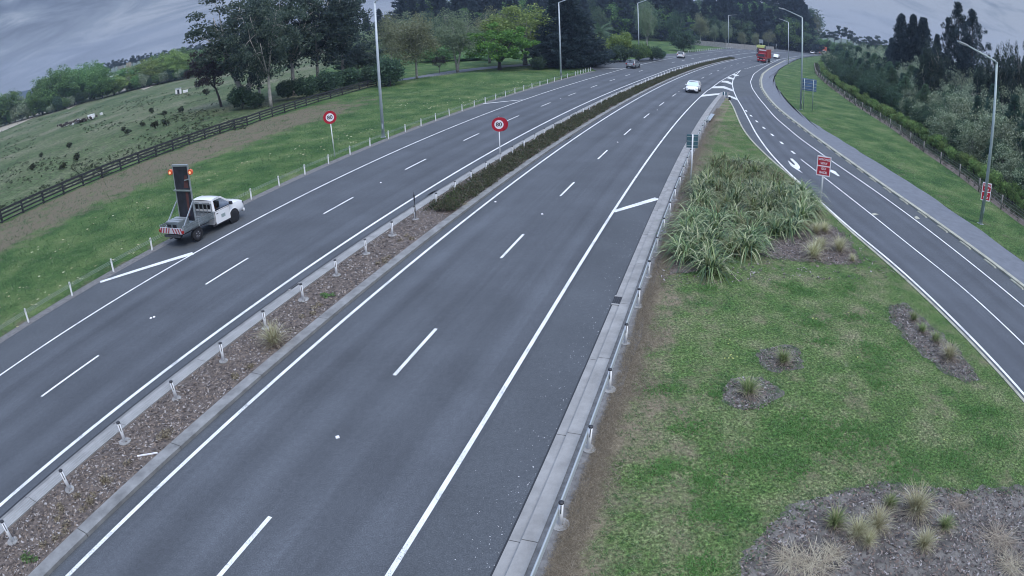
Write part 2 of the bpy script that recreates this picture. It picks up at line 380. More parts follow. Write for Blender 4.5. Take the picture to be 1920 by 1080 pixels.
leaf_mat('leaf_purple', [(0.030, 0.024, 0.027), (0.060, 0.042, 0.045), (0.093, 0.063, 0.060)])
leaf_mat('leaf_bright', [(0.067, 0.151, 0.030), (0.118, 0.251, 0.050), (0.201, 0.369, 0.084)], trans=.35)
leaf_mat('leaf_mid', [(0.061, 0.137, 0.049), (0.123, 0.233, 0.078), (0.218, 0.355, 0.123)], trans=.3)
leaf_mat('leaf_lime', [(0.113, 0.178, 0.048), (0.193, 0.274, 0.073), (0.322, 0.402, 0.129)], trans=.35)
leaf_mat('leaf_birch', [(0.116, 0.131, 0.072), (0.189, 0.203, 0.109), (0.261, 0.275, 0.160)], trans=.35)
leaf_mat('leaf_pale', [(0.139, 0.200, 0.123), (0.216, 0.293, 0.169), (0.293, 0.370, 0.231)], trans=.35)
leaf_mat('leaf_olive', [(0.046, 0.083, 0.046), (0.115, 0.161, 0.086), (0.253, 0.310, 0.184), (0.506, 0.552, 0.391)], trans=.2)
leaf_mat('leaf_willow', [(0.099, 0.150, 0.099), (0.264, 0.330, 0.215), (0.495, 0.562, 0.380)], trans=.3)
leaf_mat('leaf_pine', [(0.031, 0.070, 0.056), (0.056, 0.114, 0.083), (0.094, 0.163, 0.107)])
leaf_mat('leaf_pinelight', [(0.058, 0.119, 0.074), (0.105, 0.181, 0.100), (0.186, 0.265, 0.146)])
leaf_mat('leaf_forest', [(0.019, 0.035, 0.043), (0.035, 0.059, 0.068), (0.057, 0.089, 0.095)])
leaf_mat('leaf_lightshrub', [(0.085, 0.157, 0.048), (0.180, 0.277, 0.085), (0.338, 0.435, 0.144)], trans=.3)
leaf_mat('leaf_shrubdark', [(0.028, 0.060, 0.039), (0.055, 0.105, 0.060), (0.097, 0.160, 0.087)])
leaf_mat('leaf_flax', [(0.018, 0.044, 0.016), (0.066, 0.128, 0.044), (0.202, 0.264, 0.092), (0.484, 0.484, 0.299)], rough=.45, trans=.15, spec=.5)
leaf_mat('leaf_flaxold', [(0.045, 0.081, 0.027), (0.117, 0.162, 0.059), (0.216, 0.234, 0.099), (0.198, 0.153, 0.099)], rough=.5, trans=.15)
leaf_mat('leaf_tussock', [(0.245, 0.226, 0.113), (0.450, 0.413, 0.245), (0.600, 0.600, 0.413)], trans=.3)
leaf_mat('leaf_tussockgreen', [(0.118, 0.190, 0.072), (0.237, 0.308, 0.118), (0.473, 0.473, 0.260)], trans=.3)
leaf_mat('leaf_straw', [(0.198, 0.158, 0.119), (0.317, 0.264, 0.198), (0.436, 0.383, 0.290)], trans=.2)
leaf_mat('blade', [(0.022, 0.070, 0.018), (0.055, 0.125, 0.036), (0.110, 0.180, 0.065), (0.240, 0.260, 0.150)], trans=.3)
leaf_mat('blade_bank', [(0.018, 0.055, 0.016), (0.045, 0.105, 0.034), (0.100, 0.165, 0.065), (0.220, 0.250, 0.140)], trans=.3)
leaf_mat('clover', [(0.053, 0.165, 0.030), (0.090, 0.240, 0.053), (0.150, 0.330, 0.090)], trans=.3)
leaf_mat('blade_dry', [(0.110, 0.090, 0.060), (0.210, 0.170, 0.120), (0.340, 0.290, 0.210)], trans=.2)
leaf_mat('groundcover', [(0.035, 0.055, 0.026), (0.075, 0.100, 0.045), (0.130, 0.140, 0.075), (0.150, 0.100, 0.085)])
leaf_mat('palm_leaf', [(0.057, 0.112, 0.068), (0.112, 0.192, 0.112), (0.203, 0.292, 0.180)])
leaf_mat('chips', [(0.035, 0.030, 0.030), (0.100, 0.082, 0.075), (0.180, 0.130, 0.100), (0.320, 0.300, 0.290)], trans=0)
leaf_mat('weed', [(0.030, 0.045, 0.022), (0.055, 0.070, 0.036), (0.085, 0.095, 0.055)])
# ------------------------------------------------------------------ ground, roads, kerbs
rnd = random.Random(5)
def strip(name, A, B, z, m, kind='structure', cols=1, dry=None, uv=None, parent=None, zf=None):
    """sheet between two lines with the same number of points; cols subdivides across"""
    n = len(A); V = []; D = []; U = []
    P = np.array(A); dist = np.r_[0, np.cumsum(np.hypot(*np.diff(P, axis=0).T))]
    for i, (a, b) in enumerate(zip(A, B)):
        for j in range(cols+1):
            t = j/cols; x, y = a[0]+(b[0]-a[0])*t, a[1]+(b[1]-a[1])*t
            V.append((x, y, z+(zf(x, y, t) if zf else 0))); D.append(dry(i/(n-1), t) if dry else 0); U.append(((uv[0]+(uv[1]-uv[0])*t) if uv else t, dist[i]))
    k = cols+1; F = [(i*k+j, i*k+j+1, (i+1)*k+j+1, (i+1)*k+j) for i in range(n-1) for j in range(cols)]
    # face upwards
    a, b, c = (Vector(V[q]) for q in F[0][:3])
    if (b-a).cross(c-a).z < 0: F = [f[::-1] for f in F]
    me = mesh_np(name, V, F, m)
    if dry: me.attributes.new('dry', 'FLOAT', 'POINT').data.foreach_set('value', np.array(D, np.float32))
    if uv:
        l = me.uv_layers.new(name='UVMap'); li = np.zeros(len(me.loops), np.int32); me.loops.foreach_get('vertex_index', li)
        l.data.foreach_set('uv', np.array(U, np.float32)[li].ravel())
    o = link(name, me, parent)
    if kind: o['kind'] = kind
    return o
def ribbon(C, w, z, mb):
    """flat painted line of width w along a centre line"""
    A, B = offset(C, -w/2), offset(C, w/2); V = [(*p, z) for p in A]+[(*p, z) for p in B]; n = len(A)
    return mb.add(V, [(i, n+i, n+i+1, i+1) for i in range(n-1)])
def wall_ribbon(A, B, z0, z1, mb, za=None):
    """raised band between lines A and B, top at z1, faces down to z0 on both sides"""
    n = len(A); V = [(*p, z0) for p in A]+[(*p, z1) for p in A]+[(*p, z1) for p in B]+[(*p, z0) for p in B]; F = []
    for k in range(3): F += [(k*n+i, k*n+i+1, (k+1)*n+i+1, (k+1)*n+i) for i in range(n-1)]
    F += [(0, n, 2*n, 3*n), (n-1, 4*n-1, 3*n-1, 2*n-1)]
    a, b, c = (Vector(V[q]) for q in F[n-1][:3])
    if (b-a).cross(c-a).z < 0: F = [f[::-1] for f in F]
    return mb.add(V, F)
# far lines read from the photograph beyond the fitted carriageways
Lleft = line(Lc, -40, 118, -3.73)+[G(*p) for p in [(1243, 112), (1284, 105.2), (1320, 100), (1367, 94.6), (1391, 92.4), (1420, 91), (1460, 90), (1500, 89.5), (1545, 90)]]
Lright = line(Lc, -40, 112, 3.79)+[G(*p) for p in [(1264, 126.5), (1280, 123), (1327, 112), (1361, 105.7), (1391, 101), (1420, 97.8), (1460, 95.2), (1500, 93.4), (1545, 93)]]
Rleft = line(R, -40, 165, -3.52)+[G(*p) for p in [(1384, 110.4), (1400, 107), (1420, 103.6), (1460, 98.6), (1500, 96.2), (1545, 95.4)]]
RampOut = [G(*p) for p in [(1549, 101.4), (1523, 103), (1500, 104.7), (1487, 106.7), (1463, 111), (1447, 118), (1430, 127), (1413, 139), (1407, 153), (1410, 165), (1422, 183), (1453, 220), (1500, 260), (1559, 302), (1631, 351), (1714, 411), (1798, 476), (1875, 538), (1920, 575)]]+[(24.9, 8), (24.0, 0)]
RampIn = [G(*p) for p in [(1389, 131.7), (1381, 139.6), (1374.6, 148), (1373, 158), (1375.6, 171), (1382, 185.4), (1391, 200), (1417, 250), (1440, 283), (1467, 313), (1500, 343), (1540, 380), (1603, 437), (1668, 487), (1771, 583), (1920, 739)]]+[(18.2, 6), (17.4, -2)]
RampMid = [G(*p) for p in [(1502, 299), (1547, 334), (1590, 368), (1631, 400), (1714, 468), (1807, 540), (1920, 647)]]+[(21.6, 8), (20.8, 0)]
KerbOut = [G(*p) for p in [(1490, 109), (1470, 113.5), (1441, 129), (1428.7, 138.5), (1424.6, 150), (1425.6, 164.6), (1437, 183), (1451.7, 200), (1472, 217), (1516.7, 251.7), (1570, 290), (1659, 354), (1770, 431.7), (1881, 513.6), (1920, 544)]]+[(26.9, 8), (26.0, 0)]
PathOut = [G(*p) for p in [(1560, 102.5), (1531, 104), (1501.7, 109), (1485, 116.7), (1462, 129), (1450.6, 145.8), (1455.8, 162.5), (1476.7, 191.7), (1514, 225), (1542, 242), (1589, 272), (1645, 306), (1720, 353), (1798, 406), (1853, 445), (1917, 491)]]+[(30.6, 10), (29.9, 0)]
KerbIn = [G(*p) for p in [(1367, 186.5), (1376.7, 203), (1385.6, 225.6), (1394.4, 244.4), (1413, 269), (1446.7, 301.7), (1476.7, 326.7)]]+[(21.75, 36.5), (20.9, 32), (20.2, 28.3), (19.95, 24.5), (19.35, 19), (18.6, 12.4), (17.8, 6), (17.0, -2)]
Veg = [G(*p) for p in [(1526, 119), (1529, 140), (1549, 158.4), (1576, 179), (1608.6, 202), (1640.7, 222.7), (1675, 243), (1714, 276), (1770, 312), (1806, 337), (1839, 362), (1867, 392), (1914, 423)]]+[(37.6, 24), (36.6, 10), (36, 0)]
Lleft, Lright, Rleft = smooth(Lleft), smooth(Lright), smooth(Rleft)
RampOut, RampIn, RampMid, KerbOut, KerbIn = (smooth(q, 1.5, 4) for q in (RampOut, RampIn, RampMid, KerbOut, KerbIn))
PathOut, Veg = smooth(PathOut, 1.5, 5), smooth(Veg, 2, 8)
# --- land as one sheet to the horizon
def mound(x, y):
    return 1.0*math.exp(-(((x-1.5)/9.5)**2+((y-104)/5.0)**2))
gx = np.concatenate([[-4000, -2000, -900, -500], np.arange(-320, 321, 8), [420, 600, 1000, 2000, 4000]])
gy = np.concatenate([[-400, -60], np.arange(-30, 421, 8), [500, 700, 1000, 1800, 3500, 7000]])
V = []; D = []
for y in gy:
    for x in gx:
        far = max(0, y-380)/400; V.append((x, y, -.10)); D.append(0)
k = len(gx); F = [(i*k+j, i*k+j+1, (i+1)*k+j+1, (i+1)*k+j) for i in range(len(gy)-1) for j in range(k-1)]
land = link('ground', mesh_np('ground', V, F, MAT['paddock']), kind='structure')
park = strip('grass_field', [(-32, y) for y in range(112, 346, 18)], [(165, y) for y in range(112, 346, 18)], -.06, MAT['verge_turf'], cols=8, dry=lambda i, t: 0)
# --- asphalt under everything between the shoulders
ShL = line(Lc, -40, 106, -6.72)+[G(*p) for p in [(1112, 130), (1106, 120), (1112, 114.5), (1150, 113.2), (1190, 111), (1232, 105.5), (1203, 102.2), (1262, 100.5), (1291, 98.3), (1339, 92.4), (1406, 88), (1460, 86.5), (1500, 86), (1560, 87)]]
n = 150
def resample(P, n):
    P = np.array(P); d = np.r_[0, np.cumsum(np.hypot(*np.diff(P, axis=0).T))]; t = np.linspace(0, d[-1], n)
    return [tuple(q) for q in np.c_[np.interp(t, d, P[:, 0]), np.interp(t, d, P[:, 1])]]
far_edge = [G(1575, 88), G(1590, 96), G(1575, 101)]
poly = ShL+far_edge+[q for q in PathOut]+[(24, -14), (-38, -14)]
mbp = bmesh.new(); vs = [mbp.verts.new((x, y, -.004)) for x, y in poly]; mbp.faces.new(vs); bmesh.ops.triangulate(mbp, faces=mbp.faces[:]); 
for f in mbp.faces:
    if f.normal.z < 0: f.normal_flip()
me = bpy.data.meshes.new('road'); mbp.to_mesh(me); me.materials.append(MAT['asphalt_edge']); road = link('road', me, kind='structure')
rd_r = strip('road', line(R, -40, 176, -3.9), line(R, -40, 176, 3.62), 0, MAT['asphalt_r'], uv=(-3.9, 3.62))
rd_l = strip('road', line(Lc, -40, 112, -3.85), line(Lc, -40, 112, 4.3), 0, MAT['asphalt_l'], uv=(-3.85, 4.3))
A = resample([p for p in RampIn if p[1] < 84], 70); B = resample([p for p in RampOut if p[1] < 89], 70)
rd_p = strip('road', A, B, .001, MAT['asphalt_ramp'], uv=(-3.6, 3.6), cols=2)
# --- painted markings, children of the road
def paint(C, w, parent, name='edge_line', z=.006, m='paint'):
    mb = MB(); ribbon(C, w, z, mb); return mb.obj(name, MAT[m], parent)
paint(Lleft, .12, rd_l); paint(Lright, .15, rd_l); paint(Rleft, .13, rd_r)
RrightC = smooth(line(R, -40, 86, 3.41)+[(59.1, 132.0)])
paint(line(R, -40, 82, 3.41)+[G(1330, 168), G(1349.6, 153), G(1369, 142), G(1389, 131.7)], .135, rd_r)
paint(RampOut, .13, rd_p); paint(RampIn, .15, rd_p); paint(RampMid, .11, rd_p)
def dashes(f, s0, count, parent, C=None, ln=3.2, w=.12):
    for i in range(count):
        s = s0+10*i; mb = MB(); ribbon(line(f, s, s+ln, 0, 1.2), w, .006, mb); mb.obj('lane_dash', MAT['paint'], parent)
dashes(R, -20, 20, rd_r); dashes(Lc, -20, 14, rd_l)
midL = [((a[0]+b[0])/2, (a[1]+b[1])/2) for a, b in zip(resample(Lleft, 200), resample(Lright, 200))]
for x, y, h in [q for q in path_at(midL, 10) if 130 < q[1] < 330 and q[0] > 42]:
    mb = MB(); mb.add([(x+math.cos(h)*a+math.sin(h)*b, y-math.sin(h)*a+math.cos(h)*b, .006) for a, b in ((-.08, 0), (.08, 0), (.08, 3.2), (-.08, 3.2))], [(0, 1, 2, 3)]); mb.obj('lane_dash', MAT['paint'], rd_l)
def poly_mark(px, name='lane_mark', m='paint', parent=None, z=.007):
    mb = MB(); pts = [(*G(*p), z) for p in px]
    a = sum(pts[i][0]*pts[(i+1) % len(pts)][1]-pts[(i+1) % len(pts)][0]*pts[i][1] for i in range(len(pts)))
    mb.add(pts if a > 0 else pts[::-1], [tuple(range(len(pts)))]); return mb.obj(name, MAT[m], parent or rd_p)
# dashed part of the ramp's lane line and the merge line past the gore
for px in [(1399, 208), (1408, 217), (1419, 227.7), (1432, 239.7), (1448, 253), (1465.7, 268), (1487, 285.7)]:
    x, y = G(*px); d = min(path_at([G(1391, 197)]+[G(*q) for q in [(1408, 217), (1432, 239.7), (1465.7, 268), (1502, 299)]], .5), key=lambda q: math.hypot(q[0]-x, q[1]-y))
    h = d[2]; mb = MB(); mb.add([(x+math.cos(h)*a+math.sin(h)*b, y-math.sin(h)*a+math.cos(h)*b, .007) for a, b in ((-.11, -.55), (.11, -.55), (.11, .55), (-.11, .55))], [(3, 2, 1, 0)]); mb.obj('lane_dash', MAT['paint'], rd_p)
mg = [G(1391, 130.8), G(1432, 120), G(1460, 111)]
for x, y, h in path_at(mg, 3.4)[1:]:
    mb = MB(); mb.add([(x+math.cos(h)*a+math.sin(h)*b, y-math.sin(h)*a+math.cos(h)*b, .007) for a, b in ((-.13, 0), (.13, 0), (.13, 1.3), (-.13, 1.3))], [(0, 1, 2, 3)]); mb.obj('lane_dash', MAT['paint'], rd_p)
# chevrons of the gore (zoomed readings)
def Z(a, b): return (1270+a/9, 150+b/9)
for q in [[(395, 285), (430, 250), (765, 215), (1010, 310), (1020, 345), (790, 255), (740, 245), (395, 285)],
          [(575, 140), (610, 108), (790, 105), (935, 160), (945, 195), (775, 140), (575, 140)],
          [(735, 38), (765, 12), (850, 15), (920, 50), (920, 82), (815, 45), (735, 38)]]:
    poly_mark([Z(*p) for p in q[:-1] if True], 'chevron', 'paint_worn')
poly_mark([(1372, 140.2), (1377, 138.6), (1386, 141.5), (1380.5, 143), (1374, 141.5)][:4], 'chevron', 'paint_worn')
poly_mark([(1363, 146.5), (1367, 144), (1378, 147.5), (1375.6, 149.8)], 'chevron', 'paint_worn')
# oblique bars across the shoulders
def bar_mark(a, b, w0, w1, parent):
    a, b = np.array(G(*a)), np.array(G(*b)); d = (b-a)/np.hypot(*(b-a)); nrm = np.array([-d[1], d[0]]); mb = MB()
    mb.add([(*(a-nrm*w0/2), .007), (*(b-nrm*w1/2), .007), (*(b+nrm*w1/2), .007), (*(a+nrm*w0/2), .007)], [(0, 1, 2, 3)]); return mb.obj('shoulder_bar', MAT['paint'], parent)
bar_mark((1150, 397), (1233, 372), .30, .42, rd_r)
bar_mark((188, 529), (362, 475), .30, .46, rd_l)
bar_mark((906, 194.5), (982, 187), .32, .22, rd_l)
bar_mark((1128, 129.5), (1172, 127.5), .34, .3, rd_l)
bar_mark((1243, 106.8), (1268, 106.6), .4, .4, rd_l); bar_mark((1329, 94.6), (1352, 95.7), .4, .4, rd_l)
# turn arrow (hooked) and straight arrow head on the ramp
def WZ(a, b): return (1470+a/8.31, 270+b/8.31)
def PM(q, nm, m='paint'):
    pts = [WZ(*p) for p in q]; w = [(*G(*p), .007) for p in pts]
    bm_ = bmesh.new(); vs = [bm_.verts.new(p) for p in w]; bm_.faces.new(vs); bmesh.ops.triangulate(bm_, faces=bm_.faces[:])
    for f in bm_.faces:
        if f.normal.z < 0: f.normal_flip()
    me = bpy.data.meshes.new(nm); bm_.to_mesh(me); me.materials.append(MAT[m]); return link(nm, me, rd_p)
PM([(92, 228), (130, 228), (205, 295), (248, 352), (246, 385), (222, 392), (295, 456), (196, 400), (105, 340), (58, 258), (72, 262), (140, 322), (168, 328), (170, 312), (120, 262)], 'arrow_mark')
PM([(720, 405), (745, 403), (798, 425), (872, 504), (838, 498), (722, 433)], 'arrow_mark')
PM([(905, 1080-190), (960, 900), (940, 915)], 'arrow_mark', 'paint_worn') if False else None
poly_mark([(1632, 401), (1640, 399.5), (1648, 402), (1638, 404)], 'arrow_mark', 'cream'); poly_mark([(1714, 407), (1719, 405), (1725, 410), (1718, 411.5)], 'arrow_mark', 'cream')
# raised pavement studs
stud = MB(); stud.box((0, 0, .02), (.11, .11, .03), taper=.7); stud_me = stud.mesh('road_stud', MAT['sign_white'])
for i, p in enumerate([(633, 820.5), (1016.5, 402), (1158, 267), (1232.5, 206.5), (1273, 172), (283, 597), (289, 595), (714, 343), (1051, 185.5), (929, 379)]):
    x, y = G(*p); link('road_stud', stud_me, rd_r if i in (0, 1, 2, 3, 4, 9) else rd_l, (x, y, .006), .35)
# --- concrete channel and kerb on the left of the near carriageway (photo right)
def cast(name, f, s0, s1, o0, o1, z0, z1, m, seg, parent=None, gap=.012, skip=()):
    """cast in lengths with open joints; the near lengths are separate pieces"""
    root = empty(name); root['kind'] = 'structure'; s = s0; k = 0
    while s < s1-.1:
        e = min(s+seg*(1 if s < 40 else 3), s1); mid = (s+e)/2
        if not any(a < mid < b for a, b in skip):
            mb = MB(); wall_ribbon(line(f, s+gap, e-gap, o0, 1), line(f, s+gap, e-gap, o1, 1), z0, z1, mb); mb.obj('kerb_length' if z1 > .06 else 'channel_length', MAT[m], root)
        s = e; k += 1
    return root
cast('kerb', R, -22, 81, 5.72, 6.08, -.06, .12, 'concrete', 4.1)
cast('channel', R, -22, 81, 5.43, 5.712, -.06, .012, 'concrete', 4.1)
mb = MB(); wall_ribbon(line(R, -22, 81, 5.385), line(R, -22, 81, 5.425), -.06, .004, mb); mb.obj('joint_strip', MAT['dark'], kind='structure')
# median kerbs
cast('kerb', R, -22, 172, -4.44, -4.02, -.06, .11, 'concrete_old', 4.1)
cast('kerb', R, -22, 172, -6.95, -6.50, -.06, .13, 'concrete', 4.1)
cast('channel', R, -22, 172, -7.24, -6.96, -.06, .015, 'concrete_old', 4.1)
mb = MB(); wall_ribbon(line(R, -22, 172, -7.33), line(R, -22, 172, -7.25), -.06, .006, mb); mb.obj('joint_strip', MAT['dark'], kind='structure')
# ramp kerbs
mb = MB(); wall_ribbon(KerbIn, offset(KerbIn, .16), -.06, .12, mb); mb.obj('kerb', MAT['cream'], kind='structure')
kr = empty('kerb'); kr['kind'] = 'structure'
mb = MB(); wall_ribbon(offset(KerbOut, -.42), offset(KerbOut, -.10), -.06, .10, mb); mb.obj('kerb_length', MAT['cream'], kr)
bl = MB(); bl.box((0, 0, .025), (.16, 1.3, .06), taper=.85); bl_me = bl.mesh('kerb_block', MAT['cream'])
KO2 = offset(KerbOut, .03)
for i, (x, y, h) in enumerate(path_at(KO2, 2.75)):
    if y < 175: link('kerb_block', bl_me, kr, (x, y, 0.0), -h)
# --- shared path beside the ramp, with a ragged turf edge
PathIn = resample(offset(KerbOut, -.40), 220); PO = resample(PathOut, 220)
PO = [(x+rnd.uniform(-.12, .12), y+rnd.uniform(-.12, .12)) for x, y in PO]
strip('path', PathIn, PO, .07, MAT['path_seal'], cols=2)
mb = MB(); 
Bn = resample(PathOut, 220); Vg = resample([p for p in Veg], 220)
strip('grass_verge', Bn, Vg, .05, MAT['verge_turf'], cols=8, dry=lambda i, t: .40 if t > .88 else (.32 if t < .42 else .0), zf=lambda x, y, t: .02*math.sin(x*.7)*t)
strip('ground_strip', Vg, offset(Vg, 1.5) if offset(Vg, 1.5)[-1][0] > Vg[-1][0] else offset(Vg, -1.5), .055, MAT['earth_pale'] if False else MAT['mulch'])
# --- gore island turf: between the near kerb and the ramp kerb
def xs_at(P, y):
    Q = sorted(P, key=lambda p: p[1]); return float(np.interp(y, [q[1] for q in Q], [q[0] for q in Q]))
KL = line(R, -40, 84, 6.07, 1.0)
def island_x(y): return xs_at(KL, y), xs_at(KerbIn, y)-.0
def isl_dry(i, t):
    y = ys[int(i*(len(ys)-1))]; w = (island_x(y)[1]-island_x(y)[0])*t
    return .85 if w < .8 else (.45 if w < 1.9 else (.15 if w < 3.5 else .03))
ys = list(np.linspace(-3, 80.8, 200))
A = [(island_x(y)[0], y) for y in ys]; B = [(max(island_x(y)[1], island_x(y)[0]+.05), y) for y in ys]
island = strip('grass_island', A, B, .09, MAT['turf'], cols=26, dry=isl_dry)
# dry strip of dead grass and gravel behind the kerb
mb = MB(); 
strip('soil_strip', line(R, -24, 81, 6.075), [(x+rnd.uniform(-.12, .12), y) for x, y in line(R, -24, 81, 6.78)], .096, MAT['gravel_grey'])
def bed(px, name, m, z=.10, jit=.03):
    """ragged patch of bare ground, a fan round its middle; the outline is given by points of the picture"""
    P = np.array([G(*p, z) for p in px]); Q = []
    for i in range(len(P)):
        a, b = P[i], P[(i+1) % len(P)]; k = max(2, int(np.hypot(*(b-a))/.12)); Q += [a+(b-a)*j/k for j in range(k)]
    Q = np.array(Q); c = Q.mean(0); d = Q-c; r = np.hypot(*d.T); th = np.arctan2(d[:, 1], d[:, 0])
    r = r*1.0+.13*np.sin(Q[:, 1]*5.1+2)+.10*np.sin(Q[:, 0]*4.3+1)+.05*np.sin(Q[:, 0]*13+Q[:, 1]*9)+np.array([rnd.gauss(0, jit) for _ in r]); r = np.maximum(r, .15)
    o_ = np.argsort(th); th, r = th[o_], r[o_]; Q = c+np.c_[np.cos(th), np.sin(th)]*r[:, None]; n = len(Q); V = [(*c, z)]+[(x, y, z) for x, y in Q]; F = [(0, 1+i, 1+(i+1) % n) for i in range(n)]
    a, b, e = (Vector(V[q]) for q in F[0])
    if (b-a).cross(e-a).z < 0: F = [f[::-1] for f in F]
    return link(name, mesh_np(name, V, F, MAT[m]), kind='structure')
def ring(cx, cy, rx, ry, n=16): return [(cx+rx*math.cos(2*PI*k/n), cy+ry*math.sin(2*PI*k/n)) for k in range(n)]
BEDS = {'b0': [(1425, 478), (1440, 455), (1500, 425), (1545, 415), (1580, 435), (1617, 492), (1590, 498), (1520, 490), (1450, 486)],
        'b1': ring(1463, 672, 41, 23), 'b2': ring(1406, 738, 52, 32),
        'b3': [(1668, 572), (1700, 570), (1745, 610), (1790, 650), (1838, 712), (1810, 718), (1760, 690), (1700, 640), (1668, 595)],
        'b4': [(1370, 1110), (1395, 1040), (1440, 985), (1490, 950), (1545, 928), (1640, 905), (1760, 915), (1880, 915), (2100, 905), (2100, 1150)]}
for k_, q in BEDS.items(): bed(q, 'soil_bed', 'mulch' if k_ == 'b0' else 'soil_grey', .095+.0)
bed([(1252, 517), (1262, 470), (1280, 400), (1300, 345), (1340, 300), (1400, 300), (1480, 340), (1540, 395), (1500, 425), (1430, 455), (1335, 505)], 'soil_bed', 'mulch', .098)
# --- median soil
strip('median_soil', line(R, -24, 172, -6.5), line(R, -24, 172, -4.43), .085, MAT['mulch'], cols=3)
# --- grass bank between the shoulder and the farm fence
def bank_dry(i, t):
    off = 6.72+t*26; s = -40+i*145
    d = -.15
    if off < 8.2: d = .5-.3*(off-6.72)
    if off > 17.5: d = min(1.0, (off-17.2)*.19)*(1 if s < 55 else max(0, 1-(s-55)/18))
    if off > 29.5: d *= .4
    return d
strip('gravel_edge', line(Lc, -40, 105, -7.4), line(Lc, -40, 105, -6.70), .004, MAT['gravel_grey'])
strip('grass_bank', line(Lc, -40, 105, -34), line(Lc, -40, 105, -7.35), .01, MAT['verge_turf'], cols=30, dry=lambda i, t: bank_dry(i, 1-t), zf=lambda x, y, t: mound(x, y))
# ------------------------------------------------------------------ street furniture
def face_cam_rz(x, y, extra=0): return math.atan2(-x, y)+extra     # local -Y looks back towards the viewer
# --- wire rope barriers: posts are parts of the barrier, each with cap, slot and footing
def post_meshes():
    b = MB(); b.tube([(0, 0, 0), (0, 0, .66)], .052, 8); body = b.mesh('post', MAT['white_plastic'])
    c = MB(); c.tube([(0, 0, .66), (0, 0, .70)], .062, 8); cap = c.mesh('cap', MAT['black_plastic'])
    s = MB(); s.box((0, -.058, .52), (.022, .012, .24)); slot = s.mesh('slot', MAT['black_plastic'])
    f = MB(); f.disc((0, 0, .008), .20, 'z', 14, .03); foot = f.mesh('footing', MAT['concrete'])
    b = MB(); b.box((0, 0, .36), (.09, .03, .72)); slim = b.mesh('post', MAT['white_plastic'])
    r = MB(); r.box((0, -.017, .62), (.055, .006, .10)); refl = r.mesh('reflector', MAT['galv'])
    return body, cap, slot, foot, slim, refl
P_BODY, P_CAP, P_SLOT, P_FOOT, P_SLIM, P_REFL = post_meshes()
def barrier(label, pts, z, cable_pts, foot=True, slim=False, hs=(.40, .47, .54, .61), cr=.011, detail=999):
    root = empty('wire_rope_barrier', (pts[0][0], pts[0][1], z), 0, label, 'road barrier'); ox, oy = pts[0][0], pts[0][1]
    for i, p in enumerate(pts):
        q = link('post', P_SLIM if slim else P_BODY, root, (p[0]-ox, p[1]-oy, 0), face_cam_rz(p[0], p[1]))
        q.rotation_euler = (rnd.gauss(0, .028), rnd.gauss(0, .028), q.rotation_euler[2])
        if i < detail:
            if slim: link('reflector', P_REFL, q)
            else:
                link('cap', P_CAP, q); link('slot', P_SLOT, q)
                if foot and rnd.random() < .85: 
                    f = link('footing', P_FOOT, q); f.rotation_euler = (0, 0, rnd.random()*6); s = rnd.uniform(.8, 1.15); f.scale = (s, s*rnd.uniform(.8, 1), 1)
    for h in hs:
        mb = MB(); mb.tube([(x-ox, y-oy, h) for x, y in cable_pts], cr, 5, False); mb.obj('cable', MAT['cable'], root)
    return root
rp = [R(s, 6.39) for s in np.arange(-4.9-2.89*5, 50, 2.89)]
barrier('wire rope barrier with round white capped posts behind the near concrete kerb', rp, .09, line(R, -19.5, 49, 6.33, 2)+[R(52, 6.36)], hs=(.33, .375, .42, .465, .51), cr=.028)
mp_ = [R(s, -5.93) for s in np.arange(-11.2-2.5*3, 165, 2.5)]
barrier('long wire rope barrier with white posts down the median strip between the carriageways', mp_, .085, line(R, -19, 168, -5.98, 3), cr=.006, detail=40)
lp = [Lc(s, -7.02) for s in np.arange(-5, 94, 3.0)]+[Lc(95.5, -7.25), Lc(97.0, -7.3), Lc(98.6, -7.35), Lc(100.2, -7.4), Lc(101.8, -7.45), Lc(103.4, -7.5), Lc(105, -7.55)]
barrier('wire rope barrier with slim flat white posts along the grass bank, left road edge', lp, .0, line(Lc, -8, 105, -7.05, 3), foot=False, slim=True, hs=(.46, .53, .60), cr=.006)
fp = [G(1291+4.15*i, 98.2-.40*i+.0016*i*i*1.1, 0) for i in range(28)]
barrier('far wire rope barrier with small white posts in front of the green field', fp, 0, fp, foot=False, slim=True, hs=(.5, .6), cr=.02, detail=0)
# anchor plate at the nose end of the near barrier
mb = MB(); a, b = R(50.5, 6.45), R(56.5, 6.5); mb.bar((*a, .30), (*b, .16), .42, .05); mb.bar((*a, .1), (*a, .34), .12)
tag(mb.obj('barrier_anchor', MAT['galv']), 'pale metal ramped anchor plate ending the wire barrier near the gore nose', 'barrier anchor')
# --- sump grates in the channels
def sump(s, off, parent_label):
    x, y, h = cpt(RC, s, off); r = empty('drain_sump', (x, y, .02), -h, parent_label, 'drain')
    m = MB(); m.box((0, 0, 0), (.36, .62, .02)); m.obj('opening', MAT['dark'], r)
    m = MB()
    for k in range(-2, 3): m.box((k*.075, 0, .014), (.022, .60, .015))
    parts(m, 'grate_bar', MAT['black_plastic'], r)
    m = MB(); m.box((.0, -.36, .005), (.42, .1, .03)); m.box((0, .36, .005), (.42, .1, .03)); parts(m, 'surround', MAT['concrete'], r)
sump(7.1, 5.60, 'dark square drain grate in the concrete channel right of the near carriageway')
sump(4.9, -7.02, 'dark drain grate in the median channel beside the far carriageway')
